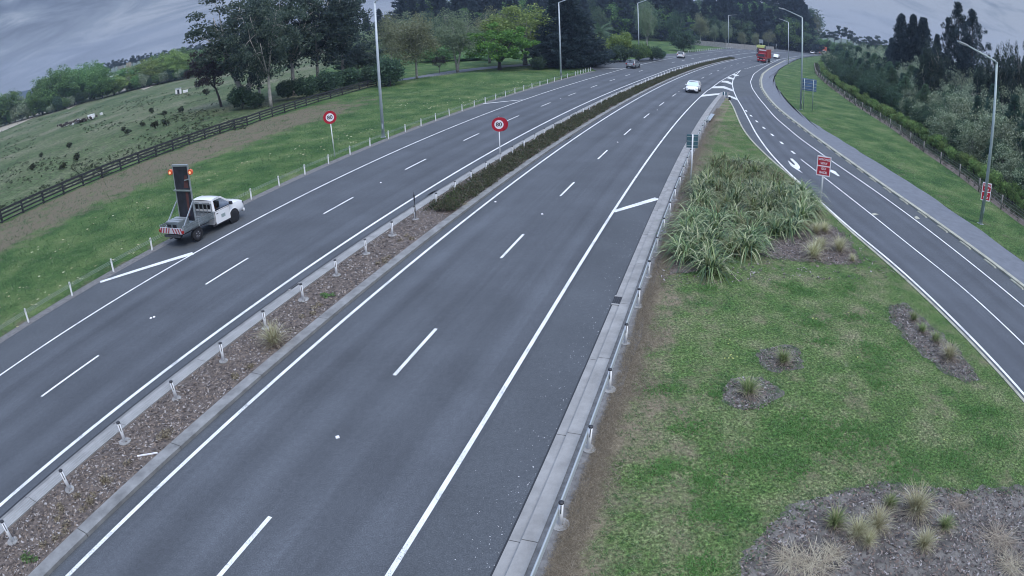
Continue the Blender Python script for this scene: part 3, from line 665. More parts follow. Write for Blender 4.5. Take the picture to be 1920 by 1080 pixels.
# --- signs
def text_obj(body, size, parent, loc, m='sign_white', sx=1.0, name='lettering', ext=.003):
    cu = bpy.data.curves.new(name, 'FONT'); cu.body = body; cu.size = size; cu.align_x = 'CENTER'; cu.align_y = 'CENTER'; cu.extrude = ext; cu.offset = size*.018
    cu.materials.append(MAT[m]); tmp = bpy.data.objects.new('t', cu); me = bpy.data.meshes.new_from_object(tmp); bpy.data.objects.remove(tmp); o = link(name, me, parent, loc); o.rotation_euler = (PI/2, 0, 0); o.scale = (sx, 1, 1); return o
def speed_sign(loc, rz, zc, label, r=.46, lean=0.0, back=False):
    s = empty('speed_sign', (*loc, .09), rz, label, 'road sign', 'speed limit signs'); s.rotation_euler = (0, lean, rz)
    m = MB(); m.tube([(0, .05, -.05), (0, .05, zc-.05)], .04, 10); m.obj('post', MAT['white_plastic'], s)
    m = MB(); m.disc((0, 0, zc), r, 'y', 36, .02); d = m.obj('disc', MAT['sign_red'], s)
    m = MB(); m.disc((0, -.012, zc), r*.62, 'y', 32, .008); m.obj('face', MAT['sign_white'], d)
    text_obj('80', r*.78, s, (0, -.022, zc-.005), 'sign_black', 1.05, 'digits')
    if back:
        m = MB(); m.disc((.13, .10, zc-.01), r*.98, 'y', 36, .015); m.obj('rear_disc', MAT['sign_red'], s)
    m = MB(); m.box((0, .02, zc+r+.03), (.07, .02, .09)); m.obj('bracket', MAT['galv'], s)
speed_sign(G(938, 303, .09), face_cam_rz(*G(938, 303)), 2.62, 'round red and white 80 speed sign on a white post in the median hedge', .50, back=True)
speed_sign(G(628, 295), face_cam_rz(*G(628, 295)), 3.13, 'round red and white 80 speed sign at the left verge beside the tall pole', .52, lean=-.035)
def wrong_way(parent, w, h, zc, y=-.03):
    m = MB(); m.box((0, y, zc), (w, .012, h)); o = m.obj('panel', MAT['sign_white'], parent, bevel=.04)
    for z, hh in ((zc+h*.235, h*.41), (zc-h*.235, h*.41)):
        m = MB(); m.box((0, y-.009, z), (w*.88, .006, hh)); m.obj('red_field', MAT['sign_red'], o)
    k = h/1.3
    text_obj('WRONG', .20*k, parent, (0, y-.016, zc+.42*k), sx=w/.98*1.05); text_obj('WAY', .22*k, parent, (0, y-.016, zc+.17*k), sx=w/.98)
    text_obj('GO', .22*k, parent, (0, y-.016, zc-.17*k), sx=w/.98); text_obj('BACK', .22*k, parent, (0, y-.016, zc-.42*k), sx=w/.98)
x, y = G(1538, 377); s = empty('wrong_way_sign', (x, y, 0), face_cam_rz(x, y)+.10, 'red WRONG WAY GO BACK sign on a white post at the corner of the flax', 'road sign')
m = MB(); m.tube([(0, .03, 0), (0, .03, 2.75)], .06, 10); m.obj('post', MAT['white_plastic'], s); m = MB(); m.disc((0, .03, .02), .16, 'z', 14, .06); m.obj('footing', MAT['concrete'], s)
wrong_way(s, .92, 1.26, 2.24)
# --- lamp columns
def lamp(px, py, top, arm, label, arm_dir=None, r0=.15, m='pole_grey', z0=.03, rise=1.1, head=True):
    x, y = G(px, py, z0); s = empty('street_lamp', (x, y, z0), 0, label, 'street lamp', 'street lamp columns')
    mb = MB(); mb.tube([(0, 0, 0), (0, 0, top*.5), (0, 0, top)], [r0, r0*.78, r0*.58], 12); mb.obj('pole', MAT[m], s)
    mb = MB(); mb.box((0, 0, .02), (.42, .42, .04)); mb.obj('base_plate', MAT['galv'], s)
    mb = MB(); mb.box((0, -r0-.005, 1.0), (.10, .03, .38)); mb.obj('access_door', MAT[m], s)
    if arm:
        dx, dy = math.cos(arm_dir), math.sin(arm_dir)
        mb = MB(); mb.tube([(0, 0, top-.15), (dx*.12, dy*.12, top+.02), (dx*arm, dy*arm, top+rise)], [r0*.58, r0*.5, r0*.36], 10); mb.obj('arm', MAT[m], s)
        if head:
            mb = MB(); e = Vector((dx*arm, dy*arm, top+rise)); f = Vector((dx, dy, .12)); mb.bar(e-f*.05, e+f*.75, .30, .12); h = mb.obj('lantern', MAT['galv'], s, bevel=.03)
            mb = MB(); mb.bar(e+f*.12+Vector((0, 0, -.075)), e+f*.62+Vector((0, 0, -.075)), .22, .02); mb.obj('lens', MAT['sign_white'], h)
    return s
east = lambda px, py, a: math.radians(a)
lamp(718.8, 257.5, 12.2, 3.2, 'tall grey lamp column on the grass bank, nearest on the left', math.radians(-30))
lamp(1051.8, 145.8, 12.2, 3.2, 'grey lamp column at the end of the left barrier, before the dark conifers', math.radians(-30))
lamp(1198, 112.5, 13.4, 3.0, 'grey lamp column on the small grass island by the side road', math.radians(-35))
LD = lamp(1838, 420, height_to(G(1838, 420), 117), 2.9, 'grey-green lamp column on the right verge carrying a wrong way sign', math.radians(172), m='pole_green', rise=.55)
lamp(1501, 205.8, height_to(G(1501, 205.8), 33), 2.4, 'tall lamp column beside the path in front of the blue sign back', math.radians(160), m='pole_green', rise=.75)
lamp(1478, 120.5, height_to(G(1478, 120.5), 42), 2.2, 'lamp column at the far bend of the footpath, arm over the road', math.radians(160), m='pole_grey', rise=.6)
lamp(1366, 89.6, height_to(G(1366, 89.6), 29), 2.8, 'distant lamp column in front of the white birch, arm to the right', math.radians(-20), rise=.5)
lamp(1465, 87.5, height_to(G(1465, 87.5), 47), 2.6, 'distant lamp column behind the red truck, arm to the right', math.radians(-20), rise=.5)
lamp(1379, 78, height_to(G(1379, 78), 53), 0, 'short far pole without an arm by the long pale wall', 0, r0=.16)
lamp(1524, 86.5, height_to(G(1524, 86.5), 62), 0, 'thin far pole left of the roadworks truck', 0, r0=.14)
lamp(1532, 86.5, height_to(G(1532, 86.5), 54), 0, 'thin far pole rising above the orange roadworks truck', 0, r0=.14)
lamp(1553.5, 90, height_to(G(1553.5, 90), 64), 0, 'rightmost thin far pole at the end of the tree mass', 0, r0=.14)
# wrong way sign clamped to the near column
gx_, gy_ = G(1838, 420); s = empty('wrong_way_sign', (gx_, gy_, .03), face_cam_rz(gx_, gy_)+.45, 'smaller red WRONG WAY GO BACK sign fixed to the lamp column on the right verge', 'road sign')
for z in (1.85, 2.65):
    m = MB(); m.tube([(-.16, -.14, z), (.16, -.14, z)], .02, 6); m.obj('clamp', MAT['galv'], s)
wrong_way(s, .80, 1.24, 2.26, -.17)
# --- blue direction sign seen from behind
bx, by = G(1523, 208); bx2, by2 = G(1499, 205.5)
rz_ = face_cam_rz(bx, by)+.12
s = empty('direction_sign', (bx, by, .03), rz_, 'back of a large blue direction sign on two posts beside the footpath', 'road sign')
for xx in (-1.25, 0.0):
    m = MB(); m.tube([(xx, .06, 0), (xx, .06, 4.1)], .05, 8); m.obj('post', MAT['pole_green'], s)
m = MB(); m.box((-.62, .14, 3.35), (2.15, .03, 1.6)); m.obj('panel', MAT['sign_blue'], s, bevel=.03)
for z in (2.75, 3.12, 3.55, 4.02):
    m = MB(); m.box((-.62, .10, z), (2.1, .035, .05)); m.obj('rail', MAT['galv'], s)
# --- small teal sign back at the kerb and nose marker
x, y = G(1295, 348, .09); s = empty('guide_sign', (x, y, .09), face_cam_rz(x, y)+.25, 'dark teal slatted sign back on a white post among the near barrier posts', 'road sign')
m = MB(); m.tube([(0, 0, 0), (0, 0, 3.2)], .05, 8); m.obj('post', MAT['white_plastic'], s)
m = MB(); m.box((0, .07, 2.78), (.72, .03, .82)); m.obj('panel', MAT['sign_teal'], s)
for z in (2.5, 2.78, 3.06):
    m = MB(); m.box((0, .045, z), (.70, .02, .035)); m.obj('rib', MAT['galv'], s)
x, y = G(1358.5, 187, .09); s = empty('keep_left_marker', (x, y, .09), face_cam_rz(x, y), 'small white marker post with teal wings at the tip of the grass island', 'road sign')
m = MB(); m.tube([(0, 0, 0), (0, 0, 1.05)], .06, 8); m.obj('post', MAT['white_plastic'], s)
for sx in (-1, 1):
    m = MB(); m.box((sx*.17, .05, .80), (.20, .02, .42)); m.obj('wing', MAT['sign_teal'], s)
x, y = G(1368, 188, .09); mb = MB(); mb.box((0, 0, .22), (.28, .28, .44), taper=.8); tag(mb.obj('bollard', MAT['dark'], None, (x, y, .08), .5, bevel=.04), 'dark stub at the right corner of the grass island tip', 'bollard')
x, y = G(1215.5, 102.5); s = empty('small_sign', (x, y, 0), face_cam_rz(x, y), 'tiny white rectangular sign before the clipped dark hedge', 'road sign')
m = MB(); m.box((0, 0, .6), (.06, .06, 1.2)); m.obj('post', MAT['bark_dark'], s); m = MB(); m.box((0, -.05, 1.55), (.55, .03, .85)); m.obj('panel', MAT['sign_white'], s)
x, y = G(1419, 85.5); 
x, y = at_dist(1427, 262); s = empty('advance_sign', (x, y, 0), face_cam_rz(x, y), 'pale grey sign board standing behind the yellow truck', 'road sign')
zt = height_to((x, y), 74)
for xx in (-.6, .6):
    m = MB(); m.box((xx, .06, zt/2), (.12, .1, zt)); m.obj('post', MAT['galv'], s)
m = MB(); m.box((0, 0, zt-.75), (1.7, .05, 1.5)); m.obj('panel', MAT['galv'], s)
x, y = at_dist(1455, 300); s = empty('tilted_sign', (x, y, 0), face_cam_rz(x, y), 'small white leaning sign before the distant hedge', 'road sign'); zt = height_to((x, y), 82)
m = MB(); m.bar((0, 0, 0), (.25, 0, zt), .16); m.obj('post', MAT['galv'], s); m = MB(); m.bar((-.15, 0, zt-1.6), (.45, 0, zt), .7, .06); m.obj('panel', MAT['sign_white'], s)
# --- timber post and rail fence, rails in bays, each rail a part
def rail_fence(pts, label, h=1.12, parent=None):
    r = empty('farm_fence', (pts[0][0], pts[0][1], 0), 0, label, 'fence'); ox, oy = pts[0]
    pm = MB(); pm.box((0, 0, (h+.02)/2), (.15, .15, h+.02)); pme = pm.mesh('post', MAT['wood_dark'])
    rails = {}
    for i, (x, y) in enumerate(pts):
        q = link('post', pme, r, (x-ox, y-oy, mound(x, y)), rnd.random()*.3); q.scale = (1, 1, rnd.uniform(.98, 1.03))
    for i in range(len(pts)-1):
        a, b = np.array(pts[i]), np.array(pts[i+1]); d = b-a; ln = float(np.hypot(*d)); h0, h1 = mound(*a), mound(*b)
        for z, t in ((h-.03, .20), (h*.69, .15), (h*.42, .15), (h*.13, .11)):
            mb = MB(); dz = rnd.gauss(0, .008); o = np.array([d[1], -d[0]])/ln*.095
            mb.bar((a[0]-ox+o[0], a[1]-oy+o[1], z+h0+dz), (b[0]-ox+o[0]-d[0]/ln*.012, b[1]-oy+o[1]-d[1]/ln*.012, z+h1+dz), .045, t); mb.obj('rail', MAT['wood_dark'], r)
    return r
fl = [Lc(s, -31.25) for s in np.arange(-8, 48, 2.35)]+[G(*p) for p in [(464, 236), (488, 227), (511, 219), (534, 211.5), (554, 205), (574.5, 198.5), (597, 191.5), (620, 185), (642, 178.5), (674, 169.5), (690, 165.5), (706, 162.5)]]
rail_fence(fl, 'long dark timber post and rail fence along the top of the grass bank')
rail_fence([G(712, 161), G(722, 162), G(733, 163.5)], 'short return of timber fence turning away at the dark shrub')
# --- wire fence in the weedy strip at the right
wp = path_at(Veg[10:], 5.0); s = empty('stock_fence', (wp[0][0], wp[0][1], .05), 0, 'grey timber post and wire fence in the weedy strip below the planted hedge', 'fence'); ox, oy = wp[0][:2]
pm = MB(); pm.tube([(0, 0, 0), (0, 0, 1.15)], .07, 7); pme = pm.mesh('post', MAT['wood_grey'])
for x, y, h in wp: link('post', pme, s, (x-ox, y-oy, 0))
for z in (.35, .6, .85, 1.05):
    mb = MB(); mb.tube([(x-ox, y-oy, z) for x, y, h in wp], .006, 4, False); mb.obj('wire', MAT['cable'], s)
# --- long pale wall behind the field and field fence
wl = [G(1287, 79.5), G(1320, 80.5), G(1343, 81.5), G(1380, 84), G(1420, 87)]; wl = [(a*1.0, b*1.0) for a, b in wl]
wl = [at_dist(px, D) for px, D in ((1284, 262), (1320, 262), (1360, 262), (1400, 268), (1440, 278), (1451, 285))]
s = empty('boundary_wall', (*wl[0], 0), 0, 'long low pale wall at the foot of the dark forest', 'wall'); ox, oy = wl[0]
for i in range(len(wl)-1):
    a, b = wl[i], wl[i+1]; z = height_to(b, 77.5+.0*i)
    mb = MB(); zt = 2.0; mb.bar((a[0]-ox, a[1]-oy, zt/2), (b[0]-ox, b[1]-oy, zt/2), .2, zt); mb.obj('panel', MAT['concrete'], s)
# --- farm things on the left
x, y = G(335, 176); s = empty('stock_trough_shed', (x, y, 0), .4, 'small white box shed in the paddock below the reddish tree', 'shed'); s.scale = (.75, .75, .8)
m = MB(); m.box((0, 0, .8), (2.0, 1.6, 1.6)); m.obj('wall', MAT['white_plastic'], s); m = MB(); m.box((0, 0, 1.66), (2.2, 1.8, .1)); m.obj('roof', MAT['galv'], s); m = MB(); m.box((0, -.81, .7), (.7, .03, 1.3)); m.obj('door', MAT['dark'], s)
m = MB(); m.box((2.3, .2, .35), (1.6, 1.2, .7)); m.obj('tank', MAT['white_plastic'], s)
for px, pt, lb in ((206, 143, 'smaller white domed tank between the far trees'), (218.5, 138, 'larger white domed tank beside the grey tower')):
    x, y = at_dist(px, 400); zt = height_to((x, y), pt); mb = MB(); r_ = 1.9 if px < 210 else 2.5
    mb.tube([(0, 0, 0), (0, 0, zt-r_), (0, 0, zt-r_*.35), (0, 0, zt)], [r_, r_, r_*.8, .1], 16); tag(mb.obj('storage_tank', MAT['white_plastic'], None, (x, y, 0)), lb, 'tank')
x, y = at_dist(226, 430); zt = height_to((x, y), 125); mb = MB(); mb.box((0, 0, zt/2), (4.4, 4.4, zt)); mb.box((0, 0, zt+.2), (4.8, 4.8, .4)); tag(mb.obj('grain_tower', MAT['concrete'], None, (x, y, 0), .5), 'square pale grey tower rising between the far paddock trees', 'tower')
x, y = at_dist(241, 420); zt = height_to((x, y), 117); mb = MB(); mb.box((0, 0, zt/2), (3.4, 3.4, zt)); tag(mb.obj('grain_tower', MAT['earth_pale'], None, (x, y, 0), .5), 'beige tower half hidden right of the grey tower', 'tower')
# rubbish heap
x, y = G(148, 230); mb = MB(); r2 = random.Random(3)
for k in range(70):
    a, b = r2.gauss(0, 2.3), r2.gauss(0, .7); mb.cur = 0 if r2.random() < .8 else 1; mb.box((a, b, r2.uniform(.1, .7)), (r2.uniform(.2, .9), r2.uniform(.2, .6), r2.uniform(.1, .5)), r2.random()*3)
mb.cur = 1; mb.box((3.1, 0, .7), (1.6, .9, .8), .3)
tag(mb.obj('rubbish_heap', [MAT['bark_dark'], MAT['white_plastic']], None, (x, y, 0), .3), 'dark rubbish heap with a white lump in the paddock', 'rubbish heap', kind='stuff')
# distant hill line at far left
mb = MB(); H = []
for k in range(13):
    px = -60+k*12; x, y = at_dist(px, 900); H.append((x, y, max(4, height_to((x, y), np.interp(px, [-60, 0, 30, 70, 90], [205, 188, 174, 165, 163])))))
n = len(H); mb.add([(x, y, -2) for x, y, z in H]+[(x*1.05, y*1.05, z) for x, y, z in H]+[(x*1.4, y*1.4, -2) for x, y, z in H], [(i, i+1, n+i+1, n+i) for i in range(n-1)]+[(n+i, n+i+1, 2*n+i+1, 2*n+i) for i in range(n-1)], True)
mb.obj('hill', MAT['leaf_forest'], kind='structure')
# ------------------------------------------------------------------ vehicles: +x forward, wheels on z = 0
mat('car_white', (.80, .80, .80), .25, coat=.6); mat('car_silver', (.30, .32, .34), .3, .5, coat=.5); mat('car_dark', (.04, .045, .055), .25, coat=.6)
mat('truck_red', (.33, .018, .025), .35, coat=.4); mat('truck_dark', (.05, .05, .06), .6); mat('hi_yellow', (.62, .66, .22), .6); mat('hi_orange', (.60, .17, .08), .6)
mat('tail_red', (.35, .01, .01), .3); mat('lens_clear', (.55, .57, .6), .15); mat('alloy', (.45, .46, .47), .35, .7); mat('plate', (.7, .7, .68), .5); mat('skin', (.42, .25, .18), .6)
mat('board_dark', (.020, .020, .028), .55, var=.5, vscale=3); mat('board_rust', (.10, .035, .030), .7)
mat('lamp_orange', (.55, .10, .04), .3, emis=(1, .16, .03, .12)); mat('lamp_glow', (1, .6, .3), .3, emis=(1, .5, .25, .6)); mat('chev_red', (.36, .04, .06), .5); mat('tail_white', (.55, .55, .57), .5)
def glass_mat():
    m = bpy.data.materials.new('glass'); m.use_nodes = True; nt = m.node_tree; nt.nodes.clear(); N, L = nodes(nt)
    t = N('BsdfTransparent', i={'Color': (.50, .53, .57, 1)}); g = N('BsdfGlossy', i={'Color': (.9, .9, .9, 1), 'Roughness': .05}); f = N('Fresnel', i={'IOR': 1.5})
    a = N('Math', operation='MULTIPLY_ADD', i={1: 1.2, 2: .06}); L(f.outputs[0], a.inputs[0])
    mx = N('MixShader'); L(a.outputs[0], mx.inputs[0]); L(t.outputs[0], mx.inputs[1]); L(g.outputs[0], mx.inputs[2]); o = N('OutputMaterial'); L(mx.outputs[0], o.inputs[0]); MAT['glass'] = m
glass_mat()
def body_loft(st, parent, m, name='body'):
    """st: stations (x, half width, z bottom, z top)"""
    V = []; F = []; k = 11
    for x, w, zb, zt in st:
        h = zt-zb; half = [(w*.80, zb), (w*.95, zb+.10*h), (w, zb+.38*h), (w*.985, zb+.70*h), (w*.93, zb+.93*h)]
        prof = half+[(w*.55, zt+.012)]+[(-w*.55, zt+.012)]+[(-a, b) for a, b in half[::-1]]
        k = len(prof); V += [(x, a, b) for a, b in prof]
    n = len(st)
    for i in range(n-1):
        for j in range(k): F.append((i*k+j, i*k+(j+1) % k, (i+1)*k+(j+1) % k, (i+1)*k+j))
    F += [tuple(range(k))[::-1], tuple((n-1)*k+j for j in range(k))]
    mb = MB(); mb.add(V, F, True); o = mb.obj(name, MAT[m], parent); me = o.data
    bm_ = bmesh.new(); bm_.from_mesh(me); bmesh.ops.recalc_face_normals(bm_, faces=bm_.faces[:]); bm_.to_mesh(me); bm_.free()
    e = o.modifiers.new('e', 'EDGE_SPLIT'); e.split_angle = math.radians(50); return o
def cabin(parent, m, fb, ft, rt, rb, wb, wt, zb, zr, mid=None, solid_rear=False, fl=.0):
    """fb, ft: x of windscreen foot and head; rt, rb: rear window head and foot"""
    P = lambda x, w, z: Vector((x, w, z)); s = {}
    for sg in (1, -1):
        a, b, c, d = P(fb, sg*wb, zb), P(ft, sg*wt, zr), P(rt, sg*wt, zr), P(rb, sg*wb, zb); s[sg] = (a, b, c, d)
    mb = MB(); 
    for sg in (1, -1):
        a, b, c, d = s[sg]; mb.bar(a, b, .09); mb.bar(c, d, .10 if not solid_rear else .16); mb.bar(b, c, .07)
        for q in (mid or ()):
            top = b.lerp(c, (ft-q)/(ft-rt)); t2 = a.lerp(d, (fb-q)/(fb-rb)); mb.bar(t2, top, .10)
    parts(mb, 'pillar', MAT[m], parent)
    mb = MB(); x0, x1 = rt-.04, ft+.04; w = wt+.03; nx = 6; V = []; F = []
    for i in range(nx+1):
        x = x0+(x1-x0)*i/nx; arch = .045*(1-((i/nx-.5)*2)**2)
        for j in range(5):
            y = -w+2*w*j/4; V.append((x, y, zr+.02+arch+.03*(1-(j/2-1)**2)))
    F = [(i*5+j, (i+1)*5+j, (i+1)*5+j+1, i*5+j+1) for i in range(nx) for j in range(4)]; mb.add(V, F, True)
    mb.add([(x0, -w, zr), (x1, -w, zr), (x1, w, zr), (x0, w, zr)], [(0, 3, 2, 1)])
    r = mb.obj('roof', MAT[m], parent); mb = None
    def pane(name, q, ins=.05):
        c = (q[0]+q[1]+q[2]+q[3])/4; mb = MB(); mb.quad(*[p.lerp(c, ins) for p in q]); mb.obj(name, MAT['glass'], parent)
    pane('windscreen', (s[1][0], s[-1][0], s[-1][1], s[1][1])); 
    if not solid_rear: pane('rear_window', (s[-1][3], s[1][3], s[1][2], s[-1][2]))
    for sg in (1, -1):
        a, b, c, d = s[sg]; xs_ = [fb]+list(mid or ())+[rb]; xt = [ft]+list(mid or ())+[rt]
        for i in range(len(xs_)-1):
            t = lambda x: a.lerp(d, (fb-x)/(fb-rb)); u = lambda x: b.lerp(c, (ft-x)/(ft-rt)); q = [t(xs_[i]), t(xs_[i+1]), u(xt[i+1]), u(xt[i])]
            pane('side_window', q if sg > 0 else q[::-1], .06)
    mb = MB(); mb.box(((fb+rb)/2-.1, 0, zb-.03), (abs(fb-rb)*.9, wb*1.9, .05)); mb.box(((ft+rt)/2+.25, .4, zb+.12), (.2, .45, .55)); mb.box(((ft+rt)/2+.25, -.4, zb+.12), (.2, .45, .55)); parts(mb, 'seat', MAT['dark'], parent)
def wheel_meshes(r, w, rim='alloy'):
    t = MB(); n = 24; V = []; prof = [(r*.62, -w/2), (r*.93, -w/2), (r, -w*.36), (r, w*.36), (r*.93, w/2), (r*.62, w/2)]
    for i in range(n):
        a = 2*PI*i/n; V += [(q*math.cos(a), y, q*math.sin(a)) for q, y in prof]
    F = [(i*6+j, i*6+j+1, ((i+1) % n)*6+j+1, ((i+1) % n)*6+j) for i in range(n) for j in range(5)]
    t.add(V, F, True); tm = t.mesh('tyre', MAT['rubber'])
    c = MB(); c.disc((0, 0, 0), r*.64, 'y', 20, w*.7); c.cur = 1
    for k in range(5):
        a = 2*PI*k/5; c.box((math.cos(a)*r*.34, 0, math.sin(a)*r*.34), (.08, w*.8, .05))
    rm = c.mesh('rim', [MAT[rim], MAT['alloy']]); return tm, rm
def wheels(parent, xs_, tr, r, w, rim='alloy'):
    tm, rm = wheel_meshes(r, w, rim)
    for x in xs_:
        for sg in (1, -1):
            e = empty('wheel', (x, sg*tr, r)); e.parent = parent; link('tyre', tm, e); link('rim', rm, e)
            mb = MB(); mb.disc((x, sg*(tr+.035), r+.03), r*1.17, 'y', 24, .02) if False else None
def arches(parent, xs_, hw, r):
    mb = MB()
    for x in xs_:
        for sg in (1, -1): mb.disc((x, sg*(hw-.012), r+.02), r*1.16, 'y', 24, .03)
    parts(mb, 'wheel_arch', MAT['dark'], parent)
def car(name, label, cat, loc, heading, m, L_=4.4, W_=1.78, H_=1.48, kind='hatch', group='cars on the motorway'):
    c = empty(name, (*loc, .01), PI/2-heading, label, cat, group); hw = W_/2; l = L_/2; belt = H_*.62
    nose = belt*.80
    body_loft([(-l, hw*.80, .42, belt*.80), (-l+.10, hw*.92, .26, belt*.97), (-l+.5, hw, .24, belt), (-.6, hw, .22, belt), (l*.30, hw, .22, belt*.99), (l*.62, hw*.99, .22, belt*.93), (l-.32, hw*.95, .24, nose), (l-.08, hw*.86, .28, nose*.80), (l, hw*.74, .34, nose*.66)], c, m)
    if kind == 'hatch': cabin(c, m, l*.42, l*.12, -l*.72, -l*.93, hw*.93, hw*.74, belt*.985, H_-.07, mid=(-.25, -l*.55))
    else: cabin(c, m, l*.46, l*.20, -l*.84, -l*.95, hw*.94, hw*.80, belt*.985, H_-.07, mid=(-.15, -l*.55))
    arches(c, (l*.62, -l*.60), hw, .33); wheels(c, (l*.62, -l*.60), hw-.09, .33, .21)
    for sg in (1, -1):
        mb = MB(); mb.box((l-.17, sg*hw*.72, nose*.83), (.22, .30, .13)); mb.obj('headlight', MAT['lens_clear'], c, bevel=.02)
        mb = MB(); mb.box((-l+.07, sg*hw*.78, belt*.86), (.12, .26, .20)); mb.obj('tail_light', MAT['tail_red'], c, bevel=.02)
        mb = MB(); mb.box((l*.36, sg*(hw+.09), belt+.06), (.12, .2, .14)); mb.obj('wing_mirror', MAT[m], c, bevel=.03)
    mb = MB(); mb.box((l-.03, 0, nose*.63), (.06, W_*.42, .13)); mb.obj('grille', MAT['dark'], c)
    mb = MB(); mb.box((l-.01, 0, .36), (.05, W_*.6, .14)); mb.obj('lower_intake', MAT['dark'], c)
    mb = MB(); mb.box((l+.0, 0, .50), (.03, .42, .12)); mb.box((-l-.01, 0, belt*.62), (.03, .42, .12)); parts(mb, 'number_plate', MAT['plate'], c)
    mb = MB(); mb.box((-l+.02, 0, .36), (.1, W_*.72, .18)); mb.obj('rear_skirt', MAT['dark'], c)
    return c
def head_R(x, y):
    s_, X, Y, H = RC; i = int(np.hypot(X-x, Y-y).argmin()); return float(H[i])
def head_L(x, y):
    s_, X, Y, H = LC; i = int(np.hypot(X-x, Y-y).argmin()); return float(H[i])
# white sedan driving towards us
x, y = G(1300, 172); car('white_car', 'white hatchback driving towards the viewer left of the chevron markings', 'car', (x, y), head_R(x, y)+PI, 'car_white', 4.2, 1.80, 1.52)
x, y = G(1187, 127); car('grey_estate_car', 'silver and dark estate car driving away level with the side road', 'car', (x, y), head_L(x, y)+.03, 'car_silver', 4.7, 1.82, 1.62, 'suv')
x, y = G(1277, 108.5); car('white_car', 'white hatchback driving away in the far left lane', 'car', (x, y), .42, 'car_white', 4.4, 1.82, 1.62, 'suv')
x, y = G(1455.5, 109.5); car('white_car', 'white car beside the red truck heading towards the viewer', 'car', (x, y), .62+PI, 'car_white', 4.4, 1.8, 1.52)
x, y = at_dist(1524, 325); car('white_car', 'small white distant car left of the roadworks truck', 'car', (x, y), .75+PI, 'car_white', 4.4, 1.8, 1.5)
x, y = at_dist(1506, 395); car('white_car', 'tiny white distant car on the far bend by the tall lamp column', 'car', (x, y), .75, 'car_white', 4.4, 1.8, 1.5)
x, y = at_dist(1518.5, 370); car('dark_car', 'tiny dark distant car between two white cars', 'car', (x, y), .75, 'car_dark', 4.4, 1.8, 1.5)
# red truck
def truck(label, xy, heading, cabm, loadm, group=None, load_h=3.3, deck=6.5):
    t = empty('truck', (*xy, .01), PI/2-heading, label, 'truck', group)
    mb = MB(); mb.box((2.6, 0, 1.05), (2.1, 2.35, 1.1)); mb.obj('cab_lower', MAT[cabm], t, bevel=.08)
    mb = MB(); mb.add([(3.62, -1.15, 1.6), (3.62, 1.15, 1.6), (1.6, 1.15, 1.6), (1.6, -1.15, 1.6), (3.30, -1.08, 2.55), (3.30, 1.08, 2.55), (1.6, 1.08, 2.62), (1.6, -1.08, 2.62)], [(3, 2, 1, 0), (4, 5, 6, 7), (0, 1, 5, 4), (1, 2, 6, 5), (2, 3, 7, 6), (3, 0, 4, 7)]); mb.obj('cab_upper', MAT[cabm], t, bevel=.06)
    mb = MB(); mb.quad((3.62, -.98, 1.72), (3.62, .98, 1.72), (3.35, .95, 2.42), (3.35, -.95, 2.42)); mb.obj('windscreen', MAT['dark'], t).location = (.02, 0, 0)
    for sg in (1, -1):
        mb = MB(); mb.quad((3.35, sg*1.165, 1.72), (2.2, sg*1.165, 1.72), (2.2, sg*1.12, 2.4), (3.15, sg*1.12, 2.4)); mb.obj('side_window', MAT['dark'], t)
        mb = MB(); mb.box((3.66, sg*.86, 1.0), (.06, .36, .2)); mb.obj('headlight', MAT['lens_clear'], t)
        mb = MB(); mb.box((3.5, sg*1.36, 2.0), (.1, .14, .5)); mb.obj('mirror', MAT[cabm], t)
    mb = MB(); mb.box((3.66, 0, 1.15), (.05, 1.15, .42)); mb.obj('grille', MAT['dark'], t)
    mb = MB(); mb.box((3.72, 0, .58), (.16, 2.3, .34)); mb.obj('bumper', MAT[cabm], t, bevel=.05)
    mb = MB(); mb.box((3.74, 0, .80), (.03, .5, .12)); mb.obj('number_plate', MAT['plate'], t)
    mb = MB(); mb.box((-.4, 0, .85), (8.0, .9, .25)); mb.obj('chassis', MAT['truck_dark'], t)
    mb = MB(); mb.box((-1.7, 0, 1.15), (deck, 2.45, .16)); mb.obj('deck', MAT['truck_dark'], t)
    for sg in (1, -1):
        mb = MB(); mb.box((-1.7, sg*1.2, (load_h+1.2)/2), (deck, .06, load_h-1.2)); mb.obj('side_wall', MAT[loadm], t)
        for k in range(6):
            mb = MB(); mb.box((-1.7-deck/2+.4+k*(deck-.8)/5, sg*1.245, (load_h+1.2)/2), (.10, .05, load_h-1.2)); mb.obj('stake', MAT[loadm], t)
    mb = MB(); mb.box((-1.7+deck/2-.05, 0, (load_h+1.2)/2), (.08, 2.4, load_h-1.2)); mb.obj('headboard', MAT[loadm], t)
    mb = MB(); mb.box((-1.7+deck/2, 0, load_h-.28), (.12, 2.1, .34)); mb.obj('top_board', MAT['plate'] if loadm == 'truck_red' else MAT[loadm], t)
    wheels(t, (2.7, -1.8, -3.1, ), 1.08, .5, .3, 'truck_dark'); return t
x, y = G(1432, 116.5); truck('red flat-fronted truck with a high red stake body coming towards the viewer', (x, y), head_R(x, y)+PI+.05, 'truck_red', 'truck_red', load_h=3.75)
x, y = G(1427, 104.5); tt = truck('truck with a pale yellow load board following the red truck', (x, y), .55+PI, 'truck_dark', 'truck_dark', load_h=3.4)
ht = height_to((x, y), 84.5); mb = MB(); mb.box((2.2, 0, ht-.45), (.5, 2.7, .9)); mb.box((-.6, 0, ht-.2), (5.0, 2.5, .25)); tag(mb.obj('yellow_board', MAT['hi_yellow'], tt), None)
mb = MB(); mb.box((2.2, 0, (ht+2.4)/2-.3), (.2, 1.6, max(.3, ht-2.6))); mb.obj('board_frame', MAT['truck_dark'], tt)
